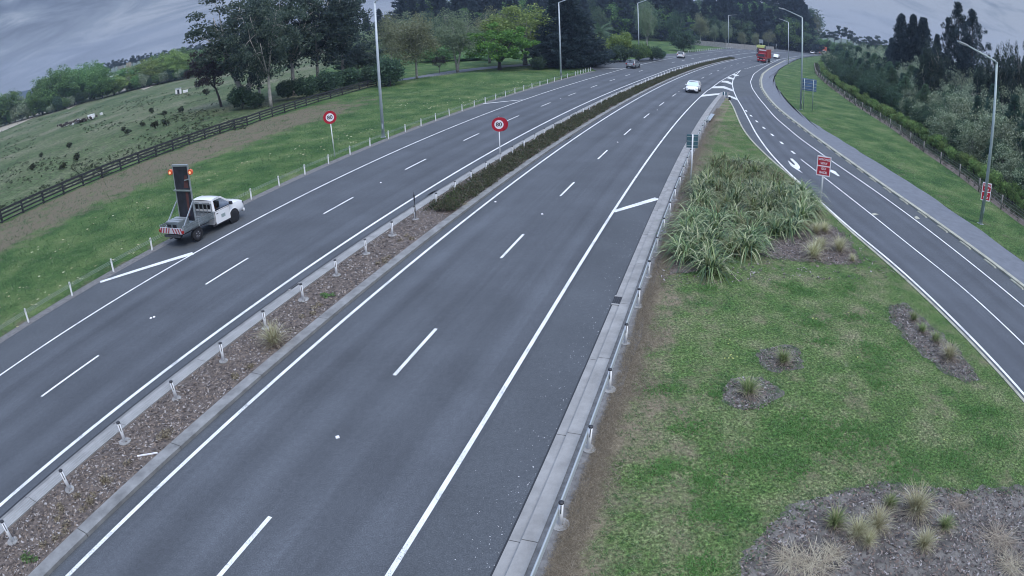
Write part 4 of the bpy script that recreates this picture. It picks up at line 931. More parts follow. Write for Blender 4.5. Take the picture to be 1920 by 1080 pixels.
# roadworks trucks far off
for px, D, lb in ((1533, 335, 'orange and white roadworks truck with an orange arrow board on the far bend'), (1546.5, 340, 'orange roadworks vehicle half hidden behind the right hand trees')):
    x, y = at_dist(px, D); t = empty('roadworks_truck', (x, y, 0), PI/2-.7+PI, lb, 'truck', 'roadworks vehicles')
    mb = MB(); mb.box((1.8, 0, 1.25), (1.7, 2.1, 1.7)); mb.obj('cab', MAT['car_white'], t, bevel=.1); mb = MB(); mb.box((-1.0, 0, .9), (3.8, 2.2, .5)); mb.obj('deck', MAT['hi_orange'], t)
    mb = MB(); mb.box((-.6, 0, 2.9), (.2, 2.2, 2.4)); mb.obj('arrow_board', MAT['hi_orange'], t); mb = MB(); mb.box((-.4, .55, 3.1), (.1, .5, .5)); mb.box((-.4, -.55, 3.1), (.1, .5, .5)); parts(mb, 'warning_lamp', MAT['lamp_orange'], t)
    mb = MB(); mb.quad((2.66, -.9, 1.4), (2.66, .9, 1.4), (2.66, .85, 2.0), (2.66, -.85, 2.0)); mb.obj('windscreen', MAT['dark'], t); wheels(t, (1.8, -1.6), .95, .45, .28, 'truck_dark')
for i, (px, D) in enumerate(((1499, 330), (1515, 345), (1520.5, 352), (1540, 345))):
    x, y = at_dist(px, D); c = empty('traffic_cone', (x, y, 0), 0, ['orange traffic cone left of the tall lamp column on the far bend', 'orange traffic cone left of the small dark car', 'orange traffic cone right of the small dark car', 'orange traffic cone between the two roadworks vehicles'][i], 'cone', 'traffic cones')
    mb = MB(); mb.tube([(0, 0, .04), (0, 0, .9)], [.22, .04], 10); mb.obj('cone_body', MAT['hi_orange'], c); mb = MB(); mb.box((0, 0, .02), (.5, .5, .05)); mb.obj('base', MAT['rubber'], c); mb = MB(); mb.tube([(0, 0, .45), (0, 0, .62)], [.145, .10], 10); mb.obj('band', MAT['sign_white'], c)
# --- white utility truck with upright folded message board
def ute():
    rw = ground(362, 460); s0 = 15.5
    x, y, h = UTE_AT; u = empty('utility_truck', (x, y, .012), PI/2-h, 'white single cab utility truck with an upright folded sign board on its metal tray', 'utility truck')
    hw = .92
    body_loft([(.30, hw, .36, 1.17), (1.0, hw, .34, 1.19), (1.62, hw, .34, 1.19), (1.9, hw, .36, 1.19), (2.45, hw*.99, .38, 1.16), (2.82, hw*.94, .40, 1.08), (2.95, hw*.86, .44, .90)], u, 'car_white', 'body')
    cabin(u, 'car_white', 1.92, 1.12, .36, .27, hw*.96, hw*.80, 1.15, 1.75, mid=(), solid_rear=True)
    mb = MB(); mb.box((.30, 0, 1.20), (.08, 1.62, .16)); mb.box((.33, 0, 1.70), (.10, 1.38, .10)); parts(mb, 'cab_back', MAT['car_white'], u)
    mb = MB(); mb.box((.30, 0, 1.42), (.03, 1.40, .34)); mb.obj('rear_window', MAT['dark'], u)
    arches(u, (1.90,), hw, .38); wheels(u, (1.90, -1.18), hw-.11, .385, .24, 'truck_dark')
    for sg in (1, -1):
        mb = MB(); mb.box((2.80, sg*.68, .88), (.24, .34, .15)); mb.obj('headlight', MAT['black_plastic'], u, bevel=.03)
        mb = MB(); mb.box((1.60, sg*1.06, 1.27), (.14, .22, .20)); mb.obj('wing_mirror', MAT['black_plastic'], u, bevel=.04)
        mb = MB(); mb.box((.95, sg*.930, .74), (1.27, .012, .74)); mb.obj('door_gap', MAT['dark'], u, bevel=.03)
        mb = MB(); mb.box((.85, sg*.90, .37), (1.5, .05, .10)); mb.obj('sill', MAT['black_plastic'], u)
        mb = MB(); mb.box((.95, sg*.938, .74), (1.23, .014, .70)); d = mb.obj('door', MAT['car_white'], u, bevel=.03)
        mb = MB(); mb.box((.50, sg*.945, .98), (.16, .02, .035)); mb.obj('handle', MAT['black_plastic'], d)
        mb = MB(); mb.box((.98, sg*.943, .74), (.34, .006, .20)); mb.obj('decal', MAT['pole_green'], d)
        mb = MB(); mb.tube([(1.90+.44*math.cos(a), sg*.925, .40+.44*math.sin(a)) for a in np.linspace(.15, PI-.15, 10)], .022, 6); mb.obj('arch_lip', MAT['car_white'], u)
    mb = MB(); mb.box((2.90, 0, .62), (.10, 1.0, .26)); mb.obj('grille', MAT['black_plastic'], u); mb = MB(); mb.box((2.92, 0, .44), (.14, 1.66, .18)); mb.obj('bumper', MAT['car_white'], u, bevel=.04)
    # tray
    mb = MB(); mb.box((-1.05, 0, .82), (2.50, 1.86, .07)); mb.obj('tray_floor', MAT['tray_metal'], u)
    mb = MB(); mb.box((-1.0, 0, .62), (2.6, .8, .18)); mb.obj('chassis', MAT['truck_dark'], u)
    for sg in (1, -1):
        for z in (.90, 1.02, 1.14):
            mb = MB(); mb.box((-1.05, sg*.945, z), (2.50, .03, .095)); mb.obj('side_board', MAT['tray_metal'], u)
        mb = MB()
        for xx in (-2.28, -1.05, .18): mb.box((xx, sg*.97, 1.0), (.06, .03, .42))
        parts(mb, 'side_post', MAT['galv'], u)
        mb = MB(); mb.box((-1.18, sg*.86, .78), (1.0, .26, .04)); mb.obj('mudguard', MAT['black_plastic'], u)
    mb = MB(); [mb.bar((.20, y_, .85), (.20, y_, 1.62), .045) for y_ in (-.85, -.5, -.17, .17, .5, .85)]; [mb.bar((.20, -.87, z), (.20, .87, z), .045) for z in (1.18, 1.62)]; mb.obj('headboard', MAT['galv'], u)
    mb = MB(); mb.box((-2.33, 0, .93), (.03, 1.84, .32)); tb = mb.obj('tailboard', MAT['tail_white'], u)
    mb = MB()
    for sg in (1, -1):
        for k in range(4):
            y0 = sg*(.14+k*.22); mb.add([(-2.348, y0, .78), (-2.348, y0+sg*.09, .78), (-2.348, y0-sg*.09+sg*.09, 1.08), (-2.348, y0-sg*.09, 1.08)] if False else [(-2.348, y0+sg*.06, .78), (-2.348, y0+sg*.16, .78), (-2.348, y0+sg*.04, 1.08), (-2.348, y0-sg*.06, 1.08)], [(0, 1, 2, 3) if sg < 0 else (3, 2, 1, 0)])
    parts(mb, 'chevron', MAT['chev_red'], tb)
    for sg in (1, -1):
        mb = MB(); mb.box((-2.34, sg*.98, .90), (.05, .12, .14)); mb.obj('tail_light', MAT['tail_red'], u)
    mb = MB(); mb.box((-2.30, 0, .62), (.12, 1.3, .12)); mb.box((-2.42, 0, .55), (.2, .08, .08)); parts(mb, 'tow_bar', MAT['truck_dark'], u)
    # upright board folded in two, held in a light frame and struts
    bx_ = -.93; zt = VMS_TOP; w = .60; leanx = .04
    def bx(z): return bx_+(z-.9)/(zt-.9)*leanx
    for z0, z1, nm in ((1.05, 2.72, 'lower_board'), (2.80, zt-.03, 'upper_board')):
        mb = MB(); mb.add([(bx(z)+dx, sy*w*k_, z) for z, k_ in ((z0, 1.0), (z1, .96)) for dx, sy in ((-.05, -1), (.05, -1), (.05, 1), (-.05, 1))], [(3, 2, 1, 0), (4, 5, 6, 7), (0, 1, 5, 4), (1, 2, 6, 5), (2, 3, 7, 6), (3, 0, 4, 7)]); mb.obj(nm, MAT['board_dark'], u)
    mb = MB(); mb.add([(bx(z)-.056, y_, z) for z, y_ in ((1.3, -.28), (1.3, -.16), (2.66, -.18), (2.66, -.42))], [(0, 1, 2, 3)]); mb.add([(bx(z)-.056, y_, z) for z, y_ in ((2.9, -.5), (2.9, -.1), (3.6, -.3), (3.6, -.5))], [(0, 1, 2, 3)]); parts(mb, 'stain', MAT['board_rust'], u)
    for sg in (1, -1):
        mb = MB(); mb.bar((bx(.9)-.02, sg*(w+.05), .86), (bx(zt)-.02, sg*(w+.02), zt), .07); mb.obj('frame_upright', MAT['galv'], u)
        mb = MB(); mb.bar((-2.15, sg*.74, .90), (bx(2.15)-.05, sg*(w+.07), 2.15), .06); mb.obj('strut', MAT['galv'], u)
        mb = MB(); mb.bar((.10, sg*.7, .92), (bx(1.9)+.05, sg*(w+.03), 1.25), .05); mb.obj('front_strut', MAT['galv'], u)
        e = empty('warning_lamp', (bx(zt-.34)-.06, sg*(w+.24), zt-.36)); e.parent = u
        mb = MB(); mb.disc((0, 0, 0), .16, 'x', 20, .12); mb.obj('lamp_body', MAT['lamp_orange'], e); mb = MB(); mb.disc((-.07, -.01, -.02), .075, 'x', 14, .02); mb.obj('bulb', MAT['lamp_glow'], e)
    mb = MB(); mb.bar((bx(zt)-.03, -w-.06, zt), (bx(zt)-.03, w+.06, zt), .10); mb.bar((bx(2.76)-.09, -w-.14, 2.76), (bx(2.76)-.09, w+.14, 2.76), .07); mb.bar((bx(3.3)-.10, -.30, 3.34), (bx(3.3)-.10, -.62, 3.40), .06); parts(mb, 'cross_bar', MAT['galv'], u)
    # boxes on the tray
    b = empty('equipment_box', (-1.55, 0, 0)); b.parent = u; 
    mb = MB(); mb.box((0, .25, 1.06), (.9, 1.05, .40)); mb.obj('box_body', MAT['tray_metal'], b, bevel=.02)
    for k in range(3):
        mb = MB(); mb.box((-.3+k*.3, .25, 1.285), (.22, 1.0, .03)); mb.obj('lid_panel', MAT['galv'], b)
    mb = MB(); mb.box((-.46, .02, 1.04), (.02, .30, .22)); mb.box((-.46, .48, 1.04), (.02, .30, .22)); parts(mb, 'locker_door', MAT['dark'], b)
    return u
UTE_AT = (*Lc(15.95, -5.74)[:2], cpt(LC, 16.1)[2]+.02); VMS_TOP = 4.15
UTE = ute()
# driver: one skinned figure, seated
def driver(ux, parent_xyz):
    me = bpy.data.meshes.new('person'); J = {'hip': (0, 0, .0), 'waist': (.0, 0, .18), 'chest': (-.02, 0, .42), 'neck': (0, 0, .58), 'head': (.02, 0, .70), 'crown': (.02, 0, .80), 'sl': (0, .19, .50), 'el': (.16, .25, .30), 'hl': (.40, .20, .36), 'sr': (0, -.19, .50), 'er': (.16, -.25, .30), 'hr': (.40, -.18, .36), 'kl': (.42, .12, .05), 'kr': (.42, -.12, .05)}
    names = list(J); E = [('hip', 'waist'), ('waist', 'chest'), ('chest', 'neck'), ('neck', 'head'), ('head', 'crown'), ('chest', 'sl'), ('sl', 'el'), ('el', 'hl'), ('chest', 'sr'), ('sr', 'er'), ('er', 'hr'), ('hip', 'kl'), ('hip', 'kr')]
    me.from_pydata([J[n] for n in names], [(names.index(a), names.index(b)) for a, b in E], []); o = link('person', me, None, parent_xyz[:3], parent_xyz[3])
    sk = o.modifiers.new('s', 'SKIN'); rad = {'hip': .15, 'waist': .13, 'chest': .16, 'neck': .055, 'head': .10, 'crown': .075, 'sl': .07, 'sr': .07, 'el': .05, 'er': .05, 'hl': .04, 'hr': .04, 'kl': .08, 'kr': .08}
    for i, n in enumerate(names): me.skin_vertices[0].data[i].radius = (rad[n], rad[n])
    me.skin_vertices[0].data[0].use_root = True
    o.modifiers.new('u', 'SUBSURF').levels = 1; me.materials.append(MAT['hi_orange'])
    return tag(o, 'driver in an orange high visibility vest at the wheel of the utility truck', 'person')
Mu = Matrix.Translation((UTE_AT[0], UTE_AT[1], .012))@Matrix.Rotation(PI/2-UTE_AT[2], 4, 'Z'); dp = Mu@Vector((.78, -.42, .72))
driver(UTE, (dp[0], dp[1], dp[2], PI/2-UTE_AT[2]))
# ------------------------------------------------------------------ vegetation
def leaves(C, Rr, n, size, rng, flat=.8, up=0.0, droop=0.0, dirs=None, aspect=.5):
    """diamond leaf clumps spread in balls (centres C, radii Rr); n per ball"""
    C = np.asarray(C, float); m = len(C); k = m*n
    c = np.repeat(C, n, 0); r = np.repeat(np.asarray(Rr, float), n)
    d = rng.normal(size=(k, 3)); d /= np.linalg.norm(d, axis=1)[:, None]; rad = rng.random(k)**.45
    p = c+d*(rad*r)[:, None]*np.array([1, 1, flat]); p[:, 2] -= droop*rng.random(k)*r
    a = rng.normal(size=(k, 3)); a += d*.6; a[:, 2] = a[:, 2]*(1-abs(up))+up-droop
    if dirs is not None: a = a*.45+np.repeat(np.asarray(dirs, float), n, 0)
    a /= np.linalg.norm(a, axis=1)[:, None]
    b = np.cross(a, rng.normal(size=(k, 3))); b /= np.linalg.norm(b, axis=1)[:, None]
    s = size*rng.uniform(.6, 1.35, k)[:, None]; w = s*aspect
    V = np.stack([p-a*s, p+b*w, p+a*s, p-b*w], 1).reshape(-1, 3); F = np.arange(k*4).reshape(-1, 4)
    return V, F
def joinVF(parts):
    V = []; F = []; o = 0
    for v, f in parts: V.append(v); F.append(f+o); o += len(v)
    return np.concatenate(V), np.concatenate(F)
def bez(a, b, c, n=5): return [tuple((1-t)**2*np.array(a)+2*t*(1-t)*np.array(b)+t*t*np.array(c)) for t in np.linspace(0, 1, n)]
def broad(seed, h, w, th, lm, bm, nclump=46, nleaf=110, leaf=.17, clump=1.0, limbs=6, tr=.22, lean=(0, 0), flat=.75, shell=.45, base=.28, droop=0, multi=1, top=.5, vis=1.0, aspect=.5):
    rng = np.random.default_rng(seed); rr = random.Random(seed); mb = MB(); C = []; Rr = []
    cz = h*(base+1)/2; az = h*(1-base)/2
    forks = []
    for t in range(multi):
        a = 2*PI*t/max(1, multi)+rr.random(); sp = .12*w*(multi > 1)
        top_ = np.array([lean[0]*.6+sp*math.cos(a), lean[1]*.6+sp*math.sin(a), th]); mid = np.array([lean[0]*.15+sp*.3*math.cos(a), lean[1]*.15+sp*.3*math.sin(a), th*.5])
        mb.tube(bez((0, 0, -.1), mid, top_, 6), list(np.linspace(tr*1.25, tr*.7, 6)), 8); forks.append(top_)
    ends = []
    for i in range(limbs):
        f = forks[i % len(forks)]; a = 2*PI*i/limbs+rr.uniform(-.4, .4); el = rr.uniform(.15, 1.0)
        e = np.array([lean[0]+math.cos(a)*w*.36*(1-el*.45), lean[1]+math.sin(a)*w*.36*(1-el*.45), cz+az*(-.35+1.05*el)])
        m = (f+e)/2+np.array([0, 0, -.06*h+rr.random()*.05*h]); P = bez(f-np.array([0, 0, .3]), m, e, 6); mb.tube(P, list(np.linspace(tr*.55, tr*.14, 6)), 6); ends.append([np.array(q) for q in P])
    pts = [q for P in ends for q in P[2:]]
    for i in range(nclump):
        d = rng.normal(size=3); d /= np.linalg.norm(d); rad = shell+(1-shell)*rng.random()
        c = np.array([lean[0]+d[0]*w/2*rad, lean[1]+d[1]*w/2*rad, cz+d[2]*az*rad*(1 if d[2] > 0 else .85)]); r_ = clump*rng.uniform(.65, 1.3)
        c[2] = max(c[2], h*base*.8); C.append(c); Rr.append(r_)
        q = min(pts, key=lambda q: np.linalg.norm(q-c))
        if i % 2 == 0: mb.tube([tuple(q), tuple((q+c)/2+np.array([0, 0, .1])), tuple(c)], [tr*.13, tr*.09, tr*.04], 4, False)
    V, F = leaves(C, Rr, nleaf, leaf, rng, flat, droop=droop, aspect=aspect)
    return mesh_np('crown', V, F, MAT[lm]), mb.mesh('trunk', MAT[bm])
def conifer(seed, h, w, lm, bm='bark_dark', levels=26, nleaf=26, leaf=.20, prof='cone', base=.06, tr=.2, rag=.25, up=.15, per=7, leader=.08):
    rng = np.random.default_rng(seed); mb = MB(); mb.tube([(0, 0, -.1), (0, 0, h*.5), (0, 0, h)], [tr, tr*.6, .02], 7); C = []; Rr = []; D = []
    for i in range(levels):
        t = (i+.5)/levels; z = h*(base+(1-base)*t)
        pr = {'cone': (1-t)**.85, 'column': (1-t**2.2)*(.55+.45*(1-t)), 'macro': (1-t**1.7)*(.8+.2*math.sin(t*9+seed)), 'spire': (1-t)**1.15}[prof]
        for j in range(per):
            a = rng.random()*2*PI; L_ = w/2*pr*rng.uniform(1-rag, 1+rag)+.15
            nseg = max(1, int(L_/(w*.10)))
            for q in range(nseg):
                f = (q+.8)/nseg; x, y = math.cos(a)*L_*f, math.sin(a)*L_*f
                C.append((x, y, z+up*L_*f*f)); Rr.append(max(.2, w*.085*(1.25-f*.5))); D.append((math.cos(a)*.7, math.sin(a)*.7, .35))
            if j < 3: mb.tube([(0, 0, z-.1), (math.cos(a)*L_*.9, math.sin(a)*L_*.9, z+up*L_)], [tr*.22*(1-t)+.01, .01], 4, False)
    for k in range(5): C.append((0, 0, h*(1-leader*k/4))); Rr.append(.14); D.append((0, 0, 1))
    V, F = leaves(C, Rr, nleaf, leaf, rng, .6, dirs=D, aspect=.32)
    return mesh_np('crown', V, F, MAT[lm]), mb.mesh('trunk', MAT[bm])
def shrub(seed, h, w, lm, n=26, nleaf=60, leaf=.10, clump=.32):
    rng = np.random.default_rng(seed); mb = MB(); C = []; Rr = []
    for k in range(5):
        a = 2*PI*k/5; mb.tube([(0, 0, 0), (math.cos(a)*w*.2, math.sin(a)*w*.2, h*.7)], [.04, .015], 5, False)
    for i in range(n):
        d = rng.normal(size=3); d /= np.linalg.norm(d); r_ = rng.uniform(.5, 1); C.append((d[0]*w*.42*r_, d[1]*w*.42*r_, h*.52+d[2]*h*.40*r_)); Rr.append(clump*rng.uniform(.7, 1.3))
    V, F = leaves(C, Rr, nleaf, leaf, rng, .9); V[:, 2] = np.maximum(V[:, 2], .02)
    return mesh_np('crown', V, F, MAT[lm]), mb.mesh('stem', MAT['bark_dark'])
PROTO = {}
def kind(key, fn, name): PROTO[key] = (fn, name); 
BUILT = {}
def meshes(key, v):
    if (key, v) not in BUILT: BUILT[(key, v)] = PROTO[key][0](v)
    return BUILT[(key, v)]
kind('gum', lambda v: broad(100+v, 17, 12, 5.0, 'leaf_gum', 'bark_pale', 88, 130, .20, 1.35, 9, .30, flat=.7, shell=.35, base=.20, multi=1+(v % 2)), 'gum_tree')
kind('gumdark', lambda v: broad(110+v, 18, 12, 5, 'leaf_gumdark', 'bark_pale', 110, 120, .22, 1.45, 8, .28, flat=.75, shell=.25, base=.10), 'gum_tree')
kind('purple', lambda v: broad(120+v, 9.5, 8.5, 3.4, 'leaf_purple', 'bark_dark', 50, 130, .17, 1.0, 5, .22, lean=(-1.5, 0), flat=.7, base=.30), 'reddish_tree')
kind('bright', lambda v: broad(130+v, 9, 13, 1.8, 'leaf_bright', 'bark_dark', 105, 120, .19, .92, 8, .32, flat=.55, shell=.45, base=.14), 'maple_tree')
kind('round', lambda v: broad(140+v, 13, 14, 2.0, 'leaf_mid', 'bark_dark', 120, 90, .27, 1.6, 7, .25, flat=.85, shell=.35, base=.0), 'round_tree')
kind('lime', lambda v: broad(150+v, 12, 13, 2.5, 'leaf_lime', 'bark_grey', 130, 110, .19, 1.2, 7, .3, flat=.75, shell=.45, base=.15, droop=.4), 'willow_tree')
kind('birch', lambda v: broad(160+v, 12, 7, 4, 'leaf_birch', 'bark_pale', 90, 120, .14, 1.3, 9, .15, flat=1.1, shell=.2, base=.14, droop=.5), 'birch_tree')
kind('pale', lambda v: broad(170+v, 13, 9, 4, 'leaf_pale', 'bark_pale', 95, 125, .15, 1.35, 9, .18, flat=.9, shell=.25, base=.16, multi=2), 'plane_tree')
kind('bare', lambda v: broad(175+v, 11, 10, 3.4, 'leaf_birch', 'bark_grey', 70, 80, .14, 1.3, 9, .22, flat=.9, shell=.35, base=.3), 'sparse_tree')
kind('olive', lambda v: broad(180+v, 4.6, 4.2, .7, 'leaf_olive', 'bark_grey', 60, 100, .085, .55, 6, .09, flat=.9, shell=.5, base=.03, aspect=.38), 'olive_bush')
kind('willowgrey', lambda v: broad(190+v, 9, 7.5, 1.5, 'leaf_willow', 'bark_grey', 70, 95, .13, .95, 7, .2, flat=.9, shell=.45, base=.06, droop=.3, aspect=.4), 'grey_willow')
kind('darkround', lambda v: broad(200+v, 6, 5, .8, 'leaf_shrubdark', 'bark_dark', 60, 95, .12, .75, 6, .14, flat=.9, shell=.45, base=.03), 'dark_tree')
kind('distpom', lambda v: broad(210+v, 20, 11, 12, 'leaf_gumdark', 'bark_dark', 16, 160, .35, 1.9, 5, .35, flat=.5, shell=.6, base=.62), 'umbrella_pine')
kind('youngpine', lambda v: conifer(300+v, 8, 5.0, 'leaf_pine', levels=24, nleaf=34, leaf=.14, prof='spire', up=.45, per=8, leader=.08), 'young_pine')
kind('paleyoung', lambda v: conifer(310+v, 7.5, 5.0, 'leaf_pinelight', levels=22, nleaf=36, leaf=.13, prof='column', up=.4, per=8, leader=.06), 'young_pine')
kind('forestpine', lambda v: conifer(320+v, 26, 15, 'leaf_forest', levels=20, nleaf=36, leaf=.55, prof='column', base=.02, tr=.4, rag=.5, per=8, leader=.03), 'forest_pine')
kind('macro', lambda v: conifer(330+v, 20, 15, 'leaf_forest', levels=30, nleaf=40, leaf=.32, prof='cone', base=.01, tr=.4, rag=.35, up=.25, per=12, leader=.05), 'dark_conifer')
kind('bigcon', lambda v: conifer(340+v, 21, 15, 'leaf_forest', levels=22, nleaf=50, leaf=.28, prof='macro', base=.02, tr=.45, rag=.5, up=.6, per=7, leader=.12), 'tall_conifer')
kind('lightshrub', lambda v: shrub(400+v, 1.9, 1.7, 'leaf_lightshrub', 22, 70, .065), 'hedge_shrub')
kind('darkshrub', lambda v: shrub(410+v, 4.0, 4.6, 'leaf_shrubdark', 50, 95, .15, .75), 'dark_shrub')
kind('clipped', lambda v: shrub(420+v, 3.2, 5.5, 'leaf_mid', 50, 90, .15, .7), 'clipped_shrub')
kind('yellowshrub', lambda v: shrub(430+v, 5, 6.5, 'leaf_lime', 50, 95, .18, .9), 'golden_shrub')
kind('weedshrub', lambda v: shrub(440+v, .8, 1.1, 'weed', 12, 40, .09, .22), 'paddock_weed')
NV = dict(gum=3, gumdark=2, forestpine=4, round=3, olive=4, willowgrey=3, youngpine=4, paleyoung=3, lightshrub=4, darkround=3, macro=2, bigcon=2, birch=2, pale=2, darkshrub=3, weedshrub=3)
H0 = dict(gum=17, gumdark=18, purple=9.5, bright=9, round=13, lime=12, birch=12, pale=13, bare=11, olive=4.6, willowgrey=9, darkround=6, distpom=20, youngpine=8, paleyoung=7.5, forestpine=26, macro=20, bigcon=21, lightshrub=1.9, darkshrub=4, clipped=3.2, yellowshrub=5, weedshrub=.8)
CATS = dict(lightshrub='shrub', darkshrub='shrub', clipped='shrub', yellowshrub='shrub', weedshrub='weed', olive='bush')
vr = random.Random(77)
def tree(key, xy, h, label, group=None, sx=1.0, v=None, rz=None, z=None, trunk=True, lm=None):
    v = vr.randrange(NV.get(key, 1)) if v is None else v; cm, tm = meshes(key, v); s = h/H0[key]; rz = vr.random()*6.28 if rz is None else rz
    e = empty(PROTO[key][1], (xy[0], xy[1], mound(*xy)-.05 if z is None else z), rz, label, CATS.get(key, 'tree'), group); e.scale = (s*sx, s*sx, s)
    if trunk: link(tm.name.split('.')[0], tm, e)
    c = link('crown', cm, e)
    if lm: c.material_slots[0].link = 'OBJECT'; c.material_slots[0].material = MAT[lm]
    return e
def tree_px(key, base, top, label, group=None, w=None, z=0, **k):
    """stand a tree on the ground point seen at base, tall enough to reach picture row top; w = width in picture pixels"""
    xy = G(*base) if not isinstance(base[0], str) else at_dist(base[1], base[2]); h = height_to(xy, top) if top is not None else k.pop('h')
    if w:
        D = math.hypot(xy[0], xy[1]); W0 = {'gum': 12, 'gumdark': 12, 'purple': 8.5, 'bright': 13, 'round': 10.5, 'lime': 13, 'birch': 7, 'pale': 9, 'bare': 10, 'macro': 9, 'bigcon': 11, 'darkshrub': 5, 'clipped': 6, 'yellowshrub': 7, 'distpom': 11, 'forestpine': 10, 'darkround': 5.5, 'willowgrey': 7.5, 'olive': 4.5, 'weedshrub': 1.2}[key]
        k['sx'] = (w/1250*D)/(W0*h/H0[key])
    return tree(key, xy, h, label, group, **k)
def D_(px, d): return ('d', px, d)
# --- near group of gums along the farm fence
tree_px('purple', (415, 199), 88, 'dark reddish-purple leafed tree with a bent dark trunk, left end of the gum group', w=92, rz=0)
tree_px('gum', (462, 192), None, 'big leaning gum with a pale sloping trunk, leftmost tall tree of the group', h=19, w=215, rz=2.6, v=1)
tree_px('gumdark', (489, 198), None, 'gum with a thin straight dark trunk behind the fence', h=17, w=110, v=0)
tree_px('gum', (508, 199), None, 'pale-trunked forked gum in the middle of the group behind the fence', h=16, w=130, v=0)
tree_px('gum', (552, 178), None, 'gum with a whitish trunk right of the forked gum', h=19, w=150, v=2)
tree_px('gumdark', (598, 168), None, 'dense blue-green gum above the dark undergrowth', h=18, w=150, v=1)
tree_px('gumdark', (645, 160), None, 'tall dense dark gum forming the right side of the group', h=20, w=140, v=0)
tree_px('gumdark', (672, 150), 75, 'lower grey-green gum leaning toward the lamp column', w=110, v=1)
for i, (b, t, w, lb) in enumerate([((455, 203), 158, 60, 'dark round shrub at the foot of the leaning gum'), ((478, 203), 170, 45, 'small dark shrub beside the thin dark trunk'), ((540, 186), 146, 50, 'dark conical shrub between two pale gum trunks'), ((575, 182), 138, 60, 'dark shrub below the whitish gum trunk'), ((612, 175), 128, 70, 'broad dark shrub under the dense blue-green gum'), ((650, 166), 126, 70, 'dark shrub behind the fence below the tall gum'), ((690, 158), 122, 60, 'mid green shrub left of the grey lamp column'), ((728, 162), 104, 74, 'large near-black shrub at the end of the farm fence')]):
    tree_px('darkshrub', b, t, lb, 'dark shrubs under the gums', w=w)
# --- park trees behind the mound
tree_px('birch', (782, 152), 24, 'thin-leaved brownish birch with a white trunk beside the driveway', w=95, v=0)
tree_px('bare', (824, 137), 100, 'little reddish bare tree by the driveway', w=32, lm='leaf_purple')
tree_px('pale', (858, 136), 8, 'pale green upright tree with branching white limbs', w=100, v=0)
tree_px('bright', (937, 131), 44, 'bright green spreading tree on the mound', w=150)
tree_px('lime', (985, 122), 8, 'large yellow-green willow behind the bright green tree', w=180)
tree_px('bare', (918, 118), 16, 'grey-brown half bare tree between the pale tree and the willow', w=90)
tree_px('darkshrub', (1010, 131), 103, 'small dark green rounded shrub at the right foot of the mound', w=34)
for px, b, t, w, lb in ((1068, 126, -12, 88, 'wide dark conifer behind the left barrier end lamp'), (1092, 124, 40, 60, 'dark conifer at the right edge of the conifer clump'), (1045, 124, -8, 60, 'narrow dark conifer left of the lamp column')):
    tree_px('macro', (px, b), t, lb, 'dark conifers by the side road', w=w)
tree_px('darkshrub', (1094, 124), 88, 'dark spreading shrub at the foot of the conifer clump', w=50)
tree_px('birch', ('d', 730, 140), 26, 'olive birch behind the grey lamp column', w=60); tree_px('round', ('d', 690, 170), 58, 'pale rounded tree right of the tall dark gum', w=60, lm='leaf_pale'); tree_px('pale', ('d', 770, 165), 20, 'second pale tree behind the brownish birch', w=80); tree_px('round', ('d', 815, 150), 85, 'green bush filling the gap behind the little bare tree', w=70)
tree_px('round', ('d', 890, 150), 100, 'low green bush behind the spreading tree', w=80); tree_px('lime', ('d', 838, 160), 60, 'light green tree between birch and pale tree', w=70); tree_px('round', ('d', 720, 150), 108, 'dark green bush right of the lamp column', w=60)
# palm
def palm():
    rng = random.Random(9); V = []; F = []; mb = MB(); h = 6.2; mb.tube([(0, 0, 0), (0, 0, h)], [.5, .42], 10)
    parts = MB()
    for i in range(46):
        a = 2*PI*i/46*5.1+rng.random()*.3; el = rng.uniform(-.35, 1.25); L_ = rng.uniform(3.6, 4.4); P = []
        for t in np.linspace(0, 1, 7):
            r_ = L_*t*math.cos(el*(1-.2*t)); z = h+L_*t*math.sin(el)-1.7*t*t*(1.1-.3*el); P.append(Vector((math.cos(a)*r_, math.sin(a)*r_, z)))
        for q in range(6):
            d = (P[q+1]-P[q]).normalized(); sd = d.cross(Vector((0, 0, 1))).normalized(); w_ = .55*(1-((q-2)/5)**2)
            for sg in (-1, 1):
                for k in range(4):
                    p = P[q].lerp(P[q+1], k/4); tip = p+sd*sg*w_+d*.45-Vector((0, 0, .28)); parts.add([p, p+d*.10, tip], [(0, 1, 2)])
    return parts.mesh('crown', MAT['palm_leaf']), mb.mesh('trunk', MAT['bark_dark'])
pc, pt = palm(); xy = at_dist(1123, 146); ph = height_to(xy, 33)/9.6; e = empty('palm_tree', (*xy, 0), 0, 'date palm with arching grey-green fronds above the golden shrub', 'palm'); e.scale = (ph*1.0,)*3; link('trunk', pt, e); link('crown', pc, e)
tree_px('yellowshrub', ('d', 1120, 140), 64, 'golden-green shrub below the palm, left of its neighbour', w=60, v=0); tree_px('yellowshrub', ('d', 1162, 146), 57, 'tall golden-green shrub right of the palm', w=62, v=0)
for px, D, t, w, lb in ((1112, 140, 88, 60, 'dark green shrub at the left end of the side road hedge'), (1140, 141, 84, 60, 'dark shrub under the golden shrubs'), (1168, 144, 80, 60, 'dark green shrub left of the island lamp column'), (1196, 148, 78, 58, 'clipped olive shrub behind the island lamp column'), (1222, 152, 84, 46, 'low dark shrub behind the tiny white sign'), (1238, 157, 90, 26, 'last small dark shrub before the green field')):
    tree_px('clipped', ('d', px, D), t, lb, 'shrubs along the side road', w=w, lm='leaf_shrubdark' if 'dark' in lb else None)
tree_px('pale', ('d', 1212, 190), -6, 'light green tree top rising behind the island lamp column', w=40)
tree_px('pale', ('d', 1268, 240), 14, 'grey-green tree at the left edge of the forest wall', w=34, lm='leaf_shrubdark'); tree_px('round', ('d', 1280, 205), 52, 'dark round tree at the end of the long pale wall', w=46, lm='leaf_shrubdark')
